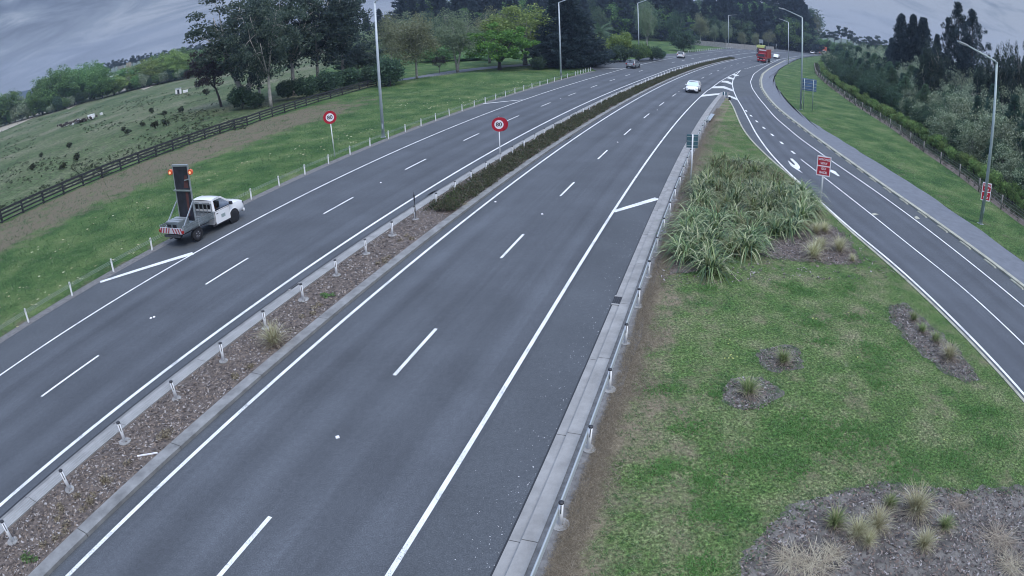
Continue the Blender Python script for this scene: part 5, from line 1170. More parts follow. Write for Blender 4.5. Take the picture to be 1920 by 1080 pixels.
for px, D, t, w, lb, kd in ((1313, 275, 22, 32, 'white-trunked birch in front of the dark forest', 'birch'), (1339, 280, 42, 20, 'narrow pale tree right of the white-trunked birch', 'pale'), (1361, 280, 38, 24, 'pale tree behind the distant lamp column', 'pale'), (1391, 285, 58, 18, 'small pale tree right of the short far pole', 'birch'), (1417, 292, 60, 16, 'small pale tree above the yellow truck', 'birch'), (1441, 298, 56, 30, 'brownish round tree behind the red truck', 'bare'), (1480, 330, 58, 24, 'light green tree between the two far lamp columns', 'pale'), (1497, 345, 56, 20, 'light green tree left of the tall lamp column', 'pale'), (1512, 380, 50, 24, 'pale green tree right of the tall lamp column', 'pale')):
    tree_px(kd, ('d', px, D), t, lb, w=w, v=0)
# --- the dark forest wall behind: several ranks of pines
FP = []
for D0, D1, n_, x0, x1, tl, tr_ in [(300, 330, 24, 1250, 1516, 4, 14), (205, 290, 30, 690, 1275, 4, -20), (235, 320, 26, 740, 1260, -40, -50), (330, 355, 20, 1262, 1508, -30, -14), (360, 380, 14, 1300, 1500, -26, -20)]:
    for i in range(n_):
        f = i/(n_-1); px = x0+(x1-x0)*f+vr.uniform(-6, 6); D = D0+(D1-D0)*f+vr.uniform(-5, 5); xy = at_dist(px, D); t = tl+(tr_-tl)*f+vr.uniform(-7, 7)
        if px < 745: t = 24+vr.uniform(-8, 10)
        FP.append((px, xy, max(12, height_to(xy, t))))
FP.sort()
for i, (px, xy, h) in enumerate(FP):
    if i % 3 == 1 and px > 760: tree('round', xy, h*.72, 'dark leafy tree, %s trunk from the left along the forest wall' % ordw(i+1), 'leafy trees of the dark forest', sx=vr.uniform(.8, 1.1), lm=('leaf_shrubdark', 'leaf_pinelight', 'leaf_mid')[i//3 % 3]); continue
    tree('forestpine', xy, h, 'tall dark pine, %s from the left along the forest wall behind the motorway' % ordw(i+1), 'pines of the dark forest', sx=vr.uniform(.75, 1.05))
tree_px('bare', ('d', 1528, 372), 26, 'tall thin ragged tree at the right end of the forest', w=26)
for i, (px, t, w) in enumerate([(1540, 60, 20), (1552, 56, 22), (1565, 60, 18), (1577, 49, 22), (1590, 52, 20), (1600, 62, 18), (1611, 68, 18), (1630, 70, 26), (1640, 66, 26), (1655, 74, 24)]):
    tree_px('distpom', ('d', px, 420-i*6), t, 'distant flat-topped pine, %s from the left in the skyline row beyond the road' % ordw(i+1), 'distant flat-topped pines', w=w*1.25)
for i, px in enumerate(range(1535, 1680, 11)): tree_px('round', ('d', px, 360-i*5), 72+i*1.2+vr.uniform(-4, 4), 'dark green tree, %s from the left in the low band right of the far bend' % ordw(i+1), 'low far trees at the right', w=22, lm='leaf_mid' if i % 2 else 'leaf_shrubdark')
# --- right: tall dark groups on the skyline
for px, t, w, lb in ((1690, 28, 50, 'leftmost peak of the dark conifer trio'), (1712, 29, 46, 'middle peak of the dark conifer trio'), (1731, 35, 56, 'right peak of the dark conifer trio')): tree_px('macro', ('d', px, 138), t, lb, 'dark conifer trio on the right skyline', w=w)
tree_px('macro', ('d', 1672, 150), 72, 'lower dark conifer left of the trio', w=30); tree_px('macro', ('d', 1757, 128), 66, 'short dark conifer between the trio and the tall pair', w=34)
tree_px('bigcon', ('d', 1796, 112), 6, 'tallest ragged conifer on the right skyline', w=76, v=0); tree_px('bigcon', ('d', 1822, 108), 20, 'second tall ragged conifer with open branches', w=78, v=1); tree_px('bigcon', ('d', 1776, 118), 38, 'conifer with a separate spiky left top', w=30, v=1)
for i, (px, t) in enumerate([(1740, 78), (1752, 80), (1762, 82), (1840, 96), (1850, 96), (1866, 80), (1880, 76), (1894, 72), (1907, 74), (1922, 80), (1938, 84), (1955, 90), (1975, 98), (2000, 106)]):
    tree_px('gumdark', ('d', px, 100-(px > 1830)*14+i), t, 'near-black gum, %s from the left in the row behind the pale willows' % ordw(i+1), 'dark gums on the right skyline', w=46)
# --- planted belt beyond the right verge, rank by rank from the fence
vp = Veg; inner = offset(vp, 1.0); sgn = 1 if inner[-1][0] > vp[-1][0] else -1
def rank(off, step, fn, jit=.5):
    P = offset(vp, sgn*off); out = []
    for i, (x, y, h) in enumerate(path_at(P, step)): out.append((x+vr.uniform(-jit, jit), y+vr.uniform(-jit, jit), i))
    return out
cnt = 0
for x, y, i in rank(2.6, 1.55, None, .25):
    if y < 8: continue
    tree('lightshrub', (x, y), vr.uniform(1.3, 2.2), 'yellow-green shrub, %s along the front row of the hedge from its far end' % ordw(i+1), 'light shrubs at the hedge front', sx=vr.uniform(.9, 1.25), z=.05)
def belt(off, step, pick, name, jit=.7):
    for x, y, i in rank(off, step, None, jit):
        if y < 12: continue
        px, py = project((x, y, 3.0)); kd, h, sx, lm = pick(float(px), float(py), i)
        tree(kd, (x, y), h*1.13, '%s, %s from the far end of the %s' % ({'olive': 'silvery olive-green bush', 'darkround': 'dark green rounded tree', 'youngpine': 'dark slender young pine', 'paleyoung': 'mid green young pine', 'willowgrey': 'pale grey-green willow'}[kd], ordw(i+1), name), 'planted belt trees', sx=sx, lm=lm, z=0)
U = vr.uniform
def p1(px, py, i):
    if px > 1735: return ('olive', U(3.2, 4.6), U(1.0, 1.25), None) if i % 3 else ('darkround', U(3.4, 4.6), 1.15, None)
    if px > 1690: return ('olive' if i % 2 else 'darkround', U(3, 4), 1.1, None)
    if px < 1575: return ('olive' if i % 3 == 0 else 'darkround', U(3.2, 4.6), 1.1, None)
    return ('darkround', U(3, 4.6), U(.9, 1.2), None)
def p2(px, py, i):
    if px > 1790: return ('olive', U(4.6, 5.8), U(1.05, 1.25), None) if i % 4 else ('youngpine', U(6, 7), 1, None)
    if px > 1700: return ('olive', U(4.2, 5), 1.15, None) if i % 3 else ('paleyoung', U(5, 6), 1.1, None)
    return (('paleyoung', U(4.8, 6.2), 1.15, None), ('youngpine', U(5.2, 6.6), 1.1, None), ('darkround', U(4.6, 5.6), 1.2, None))[i % 3]
def p3(px, py, i):
    if px > 1700 and i % 3 == 0: return ('willowgrey', U(6.2, 7.2), 1.1, None)
    if px > 1830: return ('willowgrey', U(6.5, 7.6), 1, None) if i % 2 else ('youngpine', U(7, 8.4), 1.1, None)
    return (('paleyoung', U(6.4, 7.8), 1.2, None), ('youngpine', U(6.4, 7.8), 1.15, None), ('willowgrey', U(6, 7), 1.0, None), ('darkround', U(6, 7), 1.2, None))[i % 4]
def p4(px, py, i): return ('willowgrey', U(7.6, 9.0), 1.0, None) if i % 4 else ('youngpine', U(8, 9), 1.0, None)
belt(5.0, 2.7, p1, 'second row of the belt'); belt(8.6, 3.1, p2, 'third row of the belt'); belt(13, 3.8, p3, 'middle of the belt', 1.0); belt(18.5, 4.6, p4, 'back of the belt', 1.2); belt(26, 5.5, lambda a, b, i: ('willowgrey', U(8.6, 10), 1.15, None) if a > 1690 else ('paleyoung', U(8, 9.5), 1.5, None), 'rearmost row of the belt', 1.5)
# --- left background hedgerow
for i, (px, by_, t, w, km) in enumerate([(-20, 245, 176, 70, 0), (18, 232, 172, 64, 1), (52, 222, 178, 60, 2), (80, 215, 150, 50, 1), (106, 207, 128, 74, 0), (140, 196, 126, 66, 1), (168, 186, 118, 64, 0), (192, 184, 125, 56, 1), (214, 178, 142, 52, 3), (246, 168, 124, 62, 0), (270, 163, 112, 60, 3), (298, 155, 103, 64, 1), (328, 150, 93, 64, 3), (352, 142, 88, 60, 0), (385, 138, 92, 60, 1), (420, 132, 84, 70, 0), (452, 126, 82, 70, 3), (560, 105, 62, 70, 1), (600, 98, 58, 70, 0), (640, 92, 50, 66, 3), (520, 112, 70, 70, 1)]):
    tree_px('round', (px, by_), t, 'round green tree, %s from the left in the hedgerow across the paddock' % ordw(i+1), 'hedgerow trees across the paddock', w=w, lm=[None, 'leaf_shrubdark', 'leaf_willow', 'leaf_lime'][km] if km != 1 else None)
for i in range(26):
    px = 182+i*8.2; tree_px('distpom', ('d', px, 470), 119-i*1.55+vr.uniform(-2.5, 2.5), 'dark pine, %s from the left in the far row behind the hedgerow' % ordw(i+1), 'far dark pines at the left', w=17)
for i, (px, py, s_, lb, lm) in enumerate([(285, 212, 1.7, 'dark bush in the paddock below the hedgerow', None), (308, 216, 1.3, 'reddish bush in the paddock', 'leaf_purple'), (339, 210, 1.5, 'small dark bush left of the fallen branches', None), (268, 236, 1.2, 'low dark bush right of the rubbish heap', None), (291, 240, 1.7, 'largest low dark bush above the fence', None), (312, 235, 1.6, 'low spreading dark bush above the fence', None), (232, 246, 1.2, 'dark weed bush in the middle of the paddock', None), (240, 252, 1.4, 'dark weed bush beside the stony patch', None), (146, 300, 1.5, 'dark bush in the near paddock above the rail fence', None), (118, 316, 1.2, 'second dark bush above the rail fence', None), (131, 276, 1.3, 'upright dark weed in the near paddock', None), (62, 318, 1.3, 'dark bush close behind the rail fence', None), (78, 294, 1.1, 'dark weed in the stony track', None), (387, 178, 2.2, 'thin sapling right of the white shed', None)]):
    tree_px('weedshrub', (px, py), None, lb, 'paddock bushes', h=s_*.62, w=None)

for i in range(40):
    px = -25+i*11.4+vr.uniform(-3, 3); by_ = float(np.interp(px, [-20, 60, 110, 170, 240, 330, 430], [243, 219, 207, 187, 170, 150, 133])); tree_px('clipped', (px, by_+1), by_-vr.uniform(16, 30), 'low rounded shrub, %s from the left along the foot of the far hedgerow' % ordw(i+1), 'shrubs under the hedgerow', w=vr.uniform(22, 34), lm=('leaf_shrubdark', 'leaf_mid', 'leaf_willow')[i % 3])
# ------------------------------------------------------------------ low planting and grass
def blades(P, n, L_, w, rng, spread=.6, bend=.8, segs=3, zj=.25, lean=0.0, base_r=.05):
    """arching strap leaves growing from the points P"""
    P = np.asarray(P, float); k = len(P)*n; b = np.repeat(P, n, 0)+np.c_[rng.normal(size=(k, 2))*base_r, np.zeros(k)]
    a = rng.random(k)*2*PI; el = np.clip(rng.normal(spread, .28, k), .05, 1.35); ln = L_*rng.uniform(1-zj*1.6, 1+zj, k); bd = bend*rng.uniform(.4, 1.4, k)
    d = np.c_[np.cos(a), np.sin(a)]; sd = np.c_[-np.sin(a), np.cos(a), np.zeros(k)]
    V = []; 
    for i in range(segs+1):
        t = i/segs; ang = el+bd*t*t; r_ = ln*t*np.sin(el+bd*t*t*.6); z = ln*t*np.cos(ang*.9); z = np.maximum(z, .01+0*z)
        c = b+np.c_[d*r_[:, None], z]; ww = w*(1-t**2.2*.92)*(.75 if i == 0 else 1)
        V += [c-sd*ww/2, c+sd*ww/2]
    V = np.stack(V, 1); nv = 2*(segs+1); F = []
    for i in range(segs): F.append(np.array([2*i, 2*i+1, 2*i+3, 2*i+2]))
    F = (np.array(F)[None]+(np.arange(k)*nv)[:, None, None]).reshape(-1, 4)
    return V.reshape(-1, 3), F
def plant_mesh(name, seed, n, L_, w, m, **k): V, F = blades([(0, 0, 0)], n, L_, w, np.random.default_rng(seed), **k); return mesh_np(name, V, F, MAT[m])
FLAX = [plant_mesh('leaf_clump', 500+i, 125, 1.45, .062, 'leaf_flax', spread=.50, bend=1.25, segs=5, base_r=.15) for i in range(4)]+[plant_mesh('leaf_clump', 520+i, 90, 1.20, .06, 'leaf_flaxold', spread=.40, bend=1.0, segs=4, base_r=.12) for i in range(2)]
def inside(p, poly):
    c = False; n = len(poly)
    for i in range(n):
        a, b = poly[i], poly[i-1]
        if (a[1] > p[1]) != (b[1] > p[1]) and p[0] < (b[0]-a[0])*(p[1]-a[1])/(b[1]-a[1])+a[0]: c = not c
    return c
fr = random.Random(21)
fpoly = [G(*p, .1) for p in [(1290, 512), (1276, 480), (1290, 430), (1304, 375), (1318, 332), (1345, 308), (1400, 304), (1455, 328), (1505, 362), (1535, 392), (1524, 412), (1485, 430), (1435, 458), (1378, 490), (1345, 510), (1310, 520)]]
xs_ = [p[0] for p in fpoly]; ys_ = [p[1] for p in fpoly]; placed = []
for t in range(9000):
    p = (fr.uniform(min(xs_), max(xs_)), fr.uniform(min(ys_), max(ys_)))
    if inside(p, fpoly) and all(math.hypot(p[0]-q[0], p[1]-q[1]) > .98 for q in placed): placed.append(p)
placed.sort(key=lambda p: p[1]+.35*(p[0]-9))
for i, p in enumerate(placed):
    old = (p[1] > 36 and fr.random() < .7) or fr.random() < .12; me = FLAX[4+fr.randrange(2)] if old else FLAX[fr.randrange(4)]
    e = empty('flax_plant', (*p, .10), fr.random()*6.3, 'strap-leaved flax clump, %s from the nearest end of the dense flax bed' % ordw(i+1), 'plant', 'flax clumps in the bed'); s = fr.uniform(.85, 1.15)*(1.12 if i < 3 else 1); e.scale = (s, s, s*fr.uniform(.9, 1.05)*(.75 if p[0] > 19.5 else 1))
    link('leaf_clump', me, e, kind='stuff')
TUS = [plant_mesh('blade_clump', 540+i, 300, .80, .014, 'leaf_tussock', spread=.36, bend=.55, segs=3, base_r=.05) for i in range(3)]; TUSG = plant_mesh('blade_clump', 550, 260, .66, .018, 'leaf_tussockgreen', spread=.36, bend=.5, base_r=.05)
STRAW = [plant_mesh('dead_blades', 560+i, 150, .62, .010, 'leaf_straw', spread=1.15, bend=.45, segs=3, base_r=.10) for i in range(2)]
def tussock(px, py, s, label, m=None, skirt=True, z=.10):
    x, y = G(px, py, z); e = empty('tussock', (x, y, z), fr.random()*6, label, 'plant', 'tussock grasses'); e.scale = (s*1.1, s*1.1, s)
    link('blade_clump', m or TUS[fr.randrange(3)], e, kind='stuff')
    if skirt: link('dead_blades', STRAW[fr.randrange(2)], e, kind='stuff')
for px, py, s, lb, g in [(1525, 482, 1.0, 'straw tussock nearest the flax, front of the small bed', 0), (1538, 466, .8, 'tussock just behind the front straw tussock', 0), (1573, 470, .95, 'straw tussock right of the front one beside the ramp', 0), (1530, 436, .75, 'small tussock at the flax edge', 0), (1545, 435, .8, 'tussock at the flax edge nearest the sign', 0), (1507, 430, .7, 'tussock half under the flax leaves', 0), (1598, 489, .45, 'small brown tussock at the right tip of the bed', 0),
    (1467, 680, .72, 'green-centred tussock in the small round bare patch', 1), (1402, 737, .80, 'dark green tussock in the larger round bare patch', 1), (1712, 600, .55, 'grey tussock at the top of the narrow bed by the ramp', 1), (1728, 622, .55, 'second grey-green tussock down the narrow bed', 1), (1753, 640, .62, 'leafy green tussock in the narrow bed', 1), (1778, 672, .8, 'straw tussock low in the narrow bed by the ramp', 0),
    (1563, 985, .66, 'leftmost olive tussock in the big grey bed', 1), (1606, 1004, .62, 'pale tussock left of the centre of the big bed', 0), (1642, 990, .72, 'straw tussock in the centre of the big bed', 0), (1626, 1018, .45, 'small pale tussock in front of the centre ones', 0), (1667, 948, .5, 'small dark tussock at the back of the big bed', 1), (1714, 960, .9, 'tallest pale tussock at the back right of the big bed', 0), (1770, 990, .55, 'green tussock at the right of the big bed', 1), (1730, 1026, .62, 'straw tussock at the lower right of the big bed', 0)]:
    tussock(px, py, s*1.08, lb, TUSG if g else None)
tussock(514, 645, 1.05, 'large straw tussock leaning over the median strip', None, True, .085)
for px, py, s in ((1872, 1010, 1.25), (1525, 1062, 1.2), (1480, 1050, 1.0), (1895, 1060, 1.1), (1800, 945, .7), (1560, 1040, .8)):
    x, y = G(px, py, .1); o = link('dead_blades', STRAW[0], None, (x, y, .10), fr.random()*6); o.scale = (s*1.15, s*1.15, s*.30); tag(o, {1872: 'flattened pale dead tussock at the right of the big bed', 1525: 'flattened dead tussock at the bottom of the big bed', 1480: 'collapsed straw clump left of the bottom of the bed', 1895: 'collapsed straw clump at the bottom right', 1800: 'small flattened straw clump at the back of the bed', 1560: 'thin flattened straw in front of the olive tussock'}[px], 'plant', 'dead tussocks'); o['kind'] = 'thing'
# --- grass blades as one mass on the island, thinning with distance
rng = np.random.default_rng(8)
def in_beds(X, Y):
    m = np.zeros(len(X), bool)
    for q in BEDS.values():
        poly = np.array([G(*p, .1) for p in q]); c = np.zeros(len(X), bool); n = len(poly)
        for i in range(n):
            a, b = poly[i], poly[i-1]
            c ^= ((a[1] > Y) != (b[1] > Y)) & (X < (b[0]-a[0])*(Y-a[1])/(b[1]-a[1]+1e-12)+a[0])
        m |= c
    return m
ygr = np.linspace(2, 80, 200); xl = np.array([island_x(y)[0] for y in ygr]); xr = np.array([island_x(y)[1] for y in ygr])
def scatter(n, y0, y1, pw):
    Y = y0+(y1-y0)*rng.random(n)**pw; X0 = np.interp(Y, ygr, xl); X1 = np.interp(Y, ygr, xr); X = X0+(X1-X0)*rng.random(n); return X, Y, X-X0, X1-X
def vnoise(X, Y, s, seed):
    """smooth value noise for clumping"""
    r_ = np.random.default_rng(seed).random((64, 64)); a, b = X/s, Y/s; i, j = np.floor(a).astype(int), np.floor(b).astype(int); u, v = a-i, b-j; u = u*u*(3-2*u); v = v*v*(3-2*v)
    g = lambda p, q: r_[p % 64, q % 64]
    return (g(i, j)*(1-u)+g(i+1, j)*u)*(1-v)+(g(i, j+1)*(1-u)+g(i+1, j+1)*u)*v
X, Y, dl, dr = scatter(64000, 4, 62, 1.5)
nz = vnoise(X, Y, 1.3, 1)*.6+vnoise(X, Y, .45, 2)*.4; keep = (~in_beds(X+rng.normal(0, .26, len(X)), Y+rng.normal(0, .26, len(X)))) & (dl > .9+.5*vnoise(X, Y, .5, 4)) & (rng.random(len(X)) < .25+nz) & (dr > .06)
fpx = [G(*p, .1) for p in [(1250, 515), (1290, 330), (1400, 300), (1560, 400), (1450, 465), (1330, 525)]]
kk = np.array([not inside((a, b), fpx) for a, b in zip(X[keep], Y[keep])]); Xk, Yk = X[keep][kk], Y[keep][kk]
V, F = blades(np.c_[Xk, Yk, np.full(len(Xk), .088)], 3, .10, .018, rng, spread=.75, bend=.6, segs=1, base_r=.04)
g = link('lawn_grass', mesh_np('lawn_grass', V, F, MAT['blade'])); tag(g, 'short patchy green grass covering the gore island', 'grass', kind='stuff')
# broad-leaved clover-like patches, darker green
cl = []
for px, py, r_ in [(1530, 605, .55), (1600, 595, .5), (1640, 655, .75), (1590, 540, .7), (1500, 545, .5), (1470, 535, .5), (1700, 640, .5), (1545, 640, .5), (1640, 690, .6), (1590, 800, .5), (1500, 800, .9), (1560, 830, .8), (1640, 830, .8), (1700, 880, .8), (1860, 770, .35), (1825, 770, .4), (1400, 860, .7), (1330, 900, .6), (1300, 800, .5), (1650, 720, .5), (1330, 540, .4), (1345, 740, .4), (1480, 880, .6), (1250, 880, .5), (1310, 1062, .45), (1880, 830, .6), (1240, 730, .35), (1800, 860, .7), (1340, 960, .5)]:
    x, y = G(px, py, .1); n = int(260*r_*r_)+50; q = rng.normal(size=(n, 2))*r_*.55*np.array([1.3, .8]); cl.append(np.c_[x+q[:, 0], y+q[:, 1], np.full(n, .09)])
cl = np.concatenate(cl); k2 = ~in_beds(cl[:, 0], cl[:, 1]); V, F = blades(cl[k2], 5, .09, .032, rng, spread=.9, bend=.4, segs=1, base_r=.04)
tag(link('clover', mesh_np('clover', V, F, MAT['clover'])), 'lush darker clover patches in the island lawn', 'weeds', kind='stuff')
# dry dead grass beside the kerb
s_ = rng.random(52000)**1.4*84-22; o_ = 6.5+np.abs(rng.normal(0, .42, len(s_)))*(.5+1.1*vnoise(s_, s_*0, 1.5, 3)); XY = np.array([R(a, b) for a, b in zip(s_, o_)])
V, F = blades(np.c_[XY, np.full(len(XY), .095)], 3, .11, .012, rng, spread=1.0, bend=.5, segs=1, base_r=.05); tag(link('dead_grass', mesh_np('dead_grass', V, F, MAT['blade_dry'])), 'brown dead grass strip along the back of the near kerb', 'dead grass', kind='stuff')
# grass and weeds creeping over the edges of the bare beds
eg = []
for q in BEDS.values():
    P = np.array([G(*p, .1) for p in q])
    for i in range(len(P)):
        a, b = P[i], P[(i+1) % len(P)]; k_ = int(np.hypot(*(b-a))*34); t_ = rng.random(k_)[:, None]; eg.append(a+(b-a)*t_+rng.normal(0, .17, (k_, 2)))
eg = np.concatenate(eg); eg = eg[eg[:, 1] > 3]; V, F = blades(np.c_[eg, np.full(len(eg), .10)], 4, .13, .018, rng, spread=.85, bend=.6, segs=1, base_r=.06)
tag(link('edge_grass', mesh_np('edge_grass', V, F, MAT['blade'])), 'grass creeping over the edges of the bare planting beds', 'grass', kind='stuff')
# mulch chips: median, beds
def chips(X, Y, z, size, name, label, m='chips'):
    n = len(X); a = rng.random(n)*2*PI; s = size*rng.uniform(.4, 1.5, n); t = rng.normal(0, .35, n); u = np.c_[np.cos(a), np.sin(a), t]*s[:, None]; v = np.c_[-np.sin(a), np.cos(a), rng.normal(0, .3, n)]*(s*rng.uniform(.25, .7, n))[:, None]; c = np.c_[X, Y, z+s*.35]
    V = np.stack([c-u-v, c+u-v*.6, c+u*.8+v, c-u*.7+v*.8], 1).reshape(-1, 3); tag(link(name, mesh_np(name, V, np.arange(4*n).reshape(-1, 4), MAT[m])), label, 'mulch', kind='stuff')
s_ = rng.random(30000)**1.3*62-20; o_ = rng.uniform(-6.45, -4.5, len(s_)); XY = np.array([R(a, b) for a, b in zip(s_, o_)]); chips(XY[:, 0], XY[:, 1], .085, .035, 'mulch_chips', 'bark chips and dead leaves covering the bare median strip')
bx0 = []
for q in BEDS.values():
    poly = [G(*p, .1) for p in q]; a = np.array(poly); n = int(min(26000, 300*np.ptp(a[:, 0])*np.ptp(a[:, 1]))); P = np.c_[rng.uniform(a[:, 0].min(), a[:, 0].max(), n), rng.uniform(a[:, 1].min(), a[:, 1].max(), n)]; bx0 += [p for p in P if inside(p, poly)]
bx0 = np.array(bx0); chips(bx0[:, 0], bx0[:, 1], .098, .034, 'bed_litter', 'grey bark litter and twigs on the bare planting beds')
# dead leaves under the flax
q = []; 
while len(q) < 5000:
    p = (fr.uniform(min(xs_)-1.4, max(xs_)+.6), fr.uniform(min(ys_)-.8, max(ys_)+1)); q.append(p)
q = np.array([p for p in q if island_x(p[1])[0]+.2 < p[0] < island_x(p[1])[1]-.3]); chips(q[:, 0], q[:, 1], .10, .05, 'leaf_litter', 'brown dead flax leaves around the flax bed')
# glass and grit flecks on the shoulder
s_ = rng.random(520)*26-9; o_ = 5.38-np.abs(rng.normal(0, .55, len(s_))); k3 = o_ > 3.7; XY = np.array([R(a, b) for a, b in zip(s_[k3], o_[k3])]); chips(XY[:, 0], XY[:, 1], .004, .010, 'glass_flecks', 'scattered pale glass and grit flecks on the near shoulder', 'sign_white')
# --- median groundcover
gc = []
s_ = 15.2+rng.random(3600)**1.0*158; o_ = -5.2+rng.uniform(-.85, .75, len(s_)); nz = vnoise(s_, o_*1.0, 2.2, 7)
C = np.array([(*R(a, b), .16+.24*c) for a, b, c in zip(s_, o_, nz)]); V, F = leaves(C, .20+.14*nz, 46, .052, rng, .7, up=.2)
V[:, 2] = np.maximum(V[:, 2], .09); tag(link('groundcover', mesh_np('groundcover', V, F, MAT['groundcover'])), 'low brown-green groundcover hedge filling the median strip', 'hedge', kind='stuff')
C = np.array([(*G(px, py, .1), .22) for px, py in [(840, 376), (850, 380), (858, 372), (846, 368)]]); V, F = leaves(C, [.3]*4, 90, .06, rng, .7); tag(link('leafy_weed', mesh_np('leafy_weed', V, F, MAT['leaf_bright'])), 'bright green weed at the near end of the median hedge', 'weed', kind='stuff')
tussock(872, 384, .5, 'pale dead tuft at the near end of the median hedge', STRAW[1], False, .085)
for px, py, lb in ((613, 556, 'small green weed on the median mulch'), (52, 1050, 'green weed in the median at the lower left')):
    x, y = G(px, py, .09); C = np.array([(x+a, y+b, .12) for a, b in ((0, 0), (.2, .05), (-.15, .1))]); V, F = leaves(C, [.16]*3, 60, .04, rng, .5); tag(link('leafy_weed', mesh_np('leafy_weed', V, F, MAT['leaf_mid'])), lb, 'weed', kind='stuff')
# rust-brown dead clumps in the near median
C = []; 
for s0, o0 in ((-8.6, -4.9), (-7.6, -5.1), (-9.4, -5.4), (-5.5, -4.8), (-1.5, -4.75), (3, -4.9), (8, -4.8), (11, -5.0), (-10.5, -4.8)):
    for k in range(4): C.append((*R(s0+fr.gauss(0, .35), o0+fr.gauss(0, .12)), .13))
V, F = leaves(np.array(C), [.16]*len(C), 60, .035, rng, .5); tag(link('dead_weeds', mesh_np('dead_weeds', V, F, MAT['blade_dry'])), 'rusty dead weeds among the median mulch', 'dead weeds', kind='stuff')
# thin black flexible marker bent in the median
x, y = G(779, 412, .09); mb = MB(); mb.tube([(0, 0, 0), (0, 0, .8), (-.02, 0, 1.45)], [.02, .018, .012], 6); mb.box((-.01, 0, 1.15), (.07, .02, .35)); tag(mb.obj('marker_rod', MAT['dark'], None, (x+.02, y+.05, .085)), 'thin black rod standing at the median barrier near the hedge end', 'rod')
x, y = G(278, 855, .09); mb = MB(); mb.bar((-.35, 0, .03), (.3, .06, .04), .035); tag(mb.obj('white_stick', MAT['sign_white'], None, (x, y, .09), .2), 'white broken marker stick lying on the median mulch', 'stick')
# --- verge: tufts and pale clippings on the left bank and right verge
s_ = -12+rng.random(30000)**1.2*112; o_ = -7.6-rng.random(len(s_))*23; XY = np.array([Lc(a, b) for a, b in zip(s_, o_)]); zz = np.array([mound(a, b) for a, b in XY])+.01
kk = rng.random(len(XY)) < .15+vnoise(XY[:, 0], XY[:, 1], 3.5, 5)*.9; V, F = blades(np.c_[XY, zz][kk], 3, .20, .045, rng, spread=.7, bend=.6, segs=1, base_r=.12); tag(link('bank_grass', mesh_np('bank_grass', V, F, MAT['blade_bank'])), 'rough tufted grass on the bank left of the motorway', 'grass', kind='stuff')
s_ = -6+rng.random(850)*104; band = rng.choice([8.6, 11.5, 14.5, 17], len(s_), p=[.4, .3, .2, .1]); o_ = -(band+rng.normal(0, .8, len(s_))); kk = vnoise(s_, o_, 6, 9) > .5; XY = np.array([Lc(a, b) for a, b in zip(s_[kk], o_[kk])]); zz = np.array([mound(a, b) for a, b in XY])
n_ = len(XY); a = rng.random(n_)*.9+.1; s2 = rng.uniform(.04, .11, n_); u = np.c_[np.cos(a), np.sin(a), np.zeros(n_)]*s2[:, None]; v = np.c_[-np.sin(a), np.cos(a), np.full(n_, .5)]*(s2*.45)[:, None]; c = np.c_[XY, zz+.08]; V = np.stack([c-u, c-v, c+u, c+v], 1).reshape(-1, 3)
tag(link('clippings', mesh_np('clippings', V, np.arange(4*n_).reshape(-1, 4), MAT['leaf_tussock'])), 'pale dry mower clippings in lines on the grass bank', 'clippings', kind='stuff')
Bq, Vq = np.array(resample(PathOut, 400)), np.array(resample(Veg, 400)); i_ = rng.integers(0, 400, 26000); t_ = rng.random(26000); XY = Bq[i_]+(Vq[i_]-Bq[i_])*t_[:, None]; kk = rng.random(len(XY)) < .2+vnoise(XY[:, 0], XY[:, 1], 2.5, 6)*.8
V, F = blades(np.c_[XY, np.full(len(XY), .05)][kk], 3, .15, .035, rng, spread=.7, bend=.6, segs=1, base_r=.12); tag(link('verge_grass', mesh_np('verge_grass', V, F, MAT['blade'])), 'tufted grass between the footpath and the planted belt', 'grass', kind='stuff')
# weeds in the strip by the stock fence
i_ = rng.integers(0, 400, 1600); Vo = np.array(resample(offset(Veg, sgn*.9), 400)); P = Vo[i_]+rng.normal(0, .38, (1600, 2)); C = np.c_[P, np.full(len(P), .22)]; V, F = leaves(C, rng.uniform(.1, .3, len(P)), 14, .06, rng, 1.2, up=.5); tag(link('strip_weeds', mesh_np('strip_weeds', V, F, MAT['weed'])), 'brown-green weeds in the strip along the stock fence', 'weeds', kind='stuff')
# rough ground in the paddock
n_ = 7000; px = rng.random(n_)*520-60; f = rng.random(n_); XY = []
for a, b in zip(px, f):
    yl = np.interp(a, [0, 400], [232, 150])+6; yh = np.interp(a, [-20, 0, 430], [420, 400, 245]); XY.append(G(a, yl+(yh-yl)*b**1.3))
XY = np.array(XY); nz = vnoise(XY[:, 0]+XY[:, 1]*.35, XY[:, 1]*1.0, 9, 11)*.6+vnoise(XY[:, 0], XY[:, 1], 3, 12)*.4; XY = XY[nz > .50+.12*rng.random(len(nz))]
XY = XY[rng.random(len(XY)) < .6]; sz = rng.uniform(.08, .32, len(XY)); V, F = leaves(np.c_[XY, sz*.3], sz, 22, .07, rng, .5); tag(link('paddock_weeds', mesh_np('paddock_weeds', V, F, MAT['weed'])), 'dark scattered weeds over the rough paddock', 'weeds', kind='stuff')
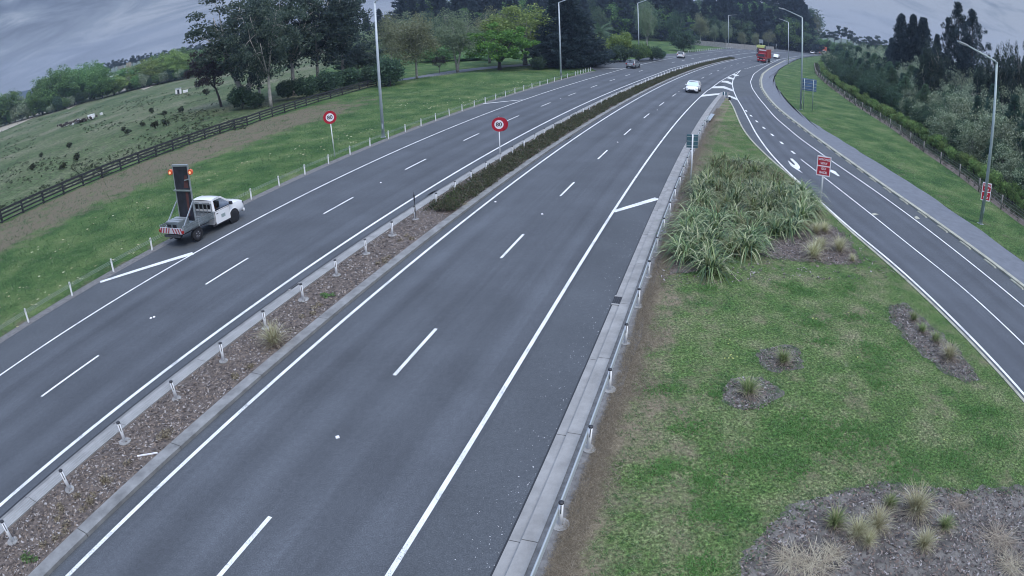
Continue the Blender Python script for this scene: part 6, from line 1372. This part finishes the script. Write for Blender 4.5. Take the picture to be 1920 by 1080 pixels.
# yellow flowers
fl_ = np.array([(*G(px+fr.gauss(0, 5), py+fr.gauss(0, 3), .1), .19) for px, py in [(1373, 674)]*9+[(1527, 600)]*3+[(1590, 590)]+[(1368, 642)]*3+[(1356, 892)]*2+[(1773, 828)]*2+[(1610, 676)]*2]); V, F = leaves(fl_, [.03]*len(fl_), 5, .022, rng, .3); tag(link('yellow_flowers', mesh_np('yellow_flowers', V, F, MAT['hi_yellow'])), 'tiny yellow flowers dotted over the island lawn', 'flowers', kind='stuff')
# driveway behind the mound, pale banks below the hedgerow, stony tracks in the paddock
dv = smooth([G(*p) for p in [(1130, 115.5), (1112, 117.2), (1060, 119), (1000, 121), (950, 124), (890, 129.5), (830, 138), (790, 145.5), (745, 153)]], 3, 4); strip('driveway', offset(dv, -2.1), offset(dv, 2.1), .03, MAT['path_seal'], cols=4, zf=lambda x, y, t: mound(x, y))
def patch(px, m, z, name='bare_ground'):
    mb = MB(); pts = [(*G(*p), z) for p in px]; a = sum(pts[i][0]*pts[(i+1) % len(pts)][1]-pts[(i+1) % len(pts)][0]*pts[i][1] for i in range(len(pts))); mb.add(pts if a > 0 else pts[::-1], [tuple(range(len(pts)))]); mb.obj(name, MAT[m], kind='structure')
patch([(-10, 243), (30, 226), (75, 208), (100, 202), (104, 207), (60, 222), (0, 248)], 'earth_pale', -.05); patch([(122, 202), (140, 190), (158, 187), (150, 194), (128, 205)], 'earth_pale', -.05); patch([(216, 173), (226, 167), (240, 164), (236, 170), (222, 176)], 'earth_pale', -.05); patch([(262, 166), (300, 150), (330, 144), (326, 149), (298, 157), (270, 168)], 'earth_pale', -.06)
# ------------------------------------------------------------------ thin air between here and the far trees
mb = MB(); mb.box((0, 300, 28), (1500, 1500, 62)); hz_ = mb.obj('haze', [])
m = bpy.data.materials.new('haze'); m.use_nodes = True; nt = m.node_tree; nt.nodes.clear(); N, L = nodes(nt)
v = N('VolumePrincipled', i={'Color': (.62, .76, 1, 1), 'Density': .00028, 'Anisotropy': .2}); o = N('OutputMaterial'); L(v.outputs[0], o.inputs['Volume']); hz_.data.materials.clear(); hz_.data.materials.append(m)
hz_['kind'] = 'stuff'; hz_['label'] = 'thin grey-blue air over the whole place'; SC.cycles.volume_bounces = 0
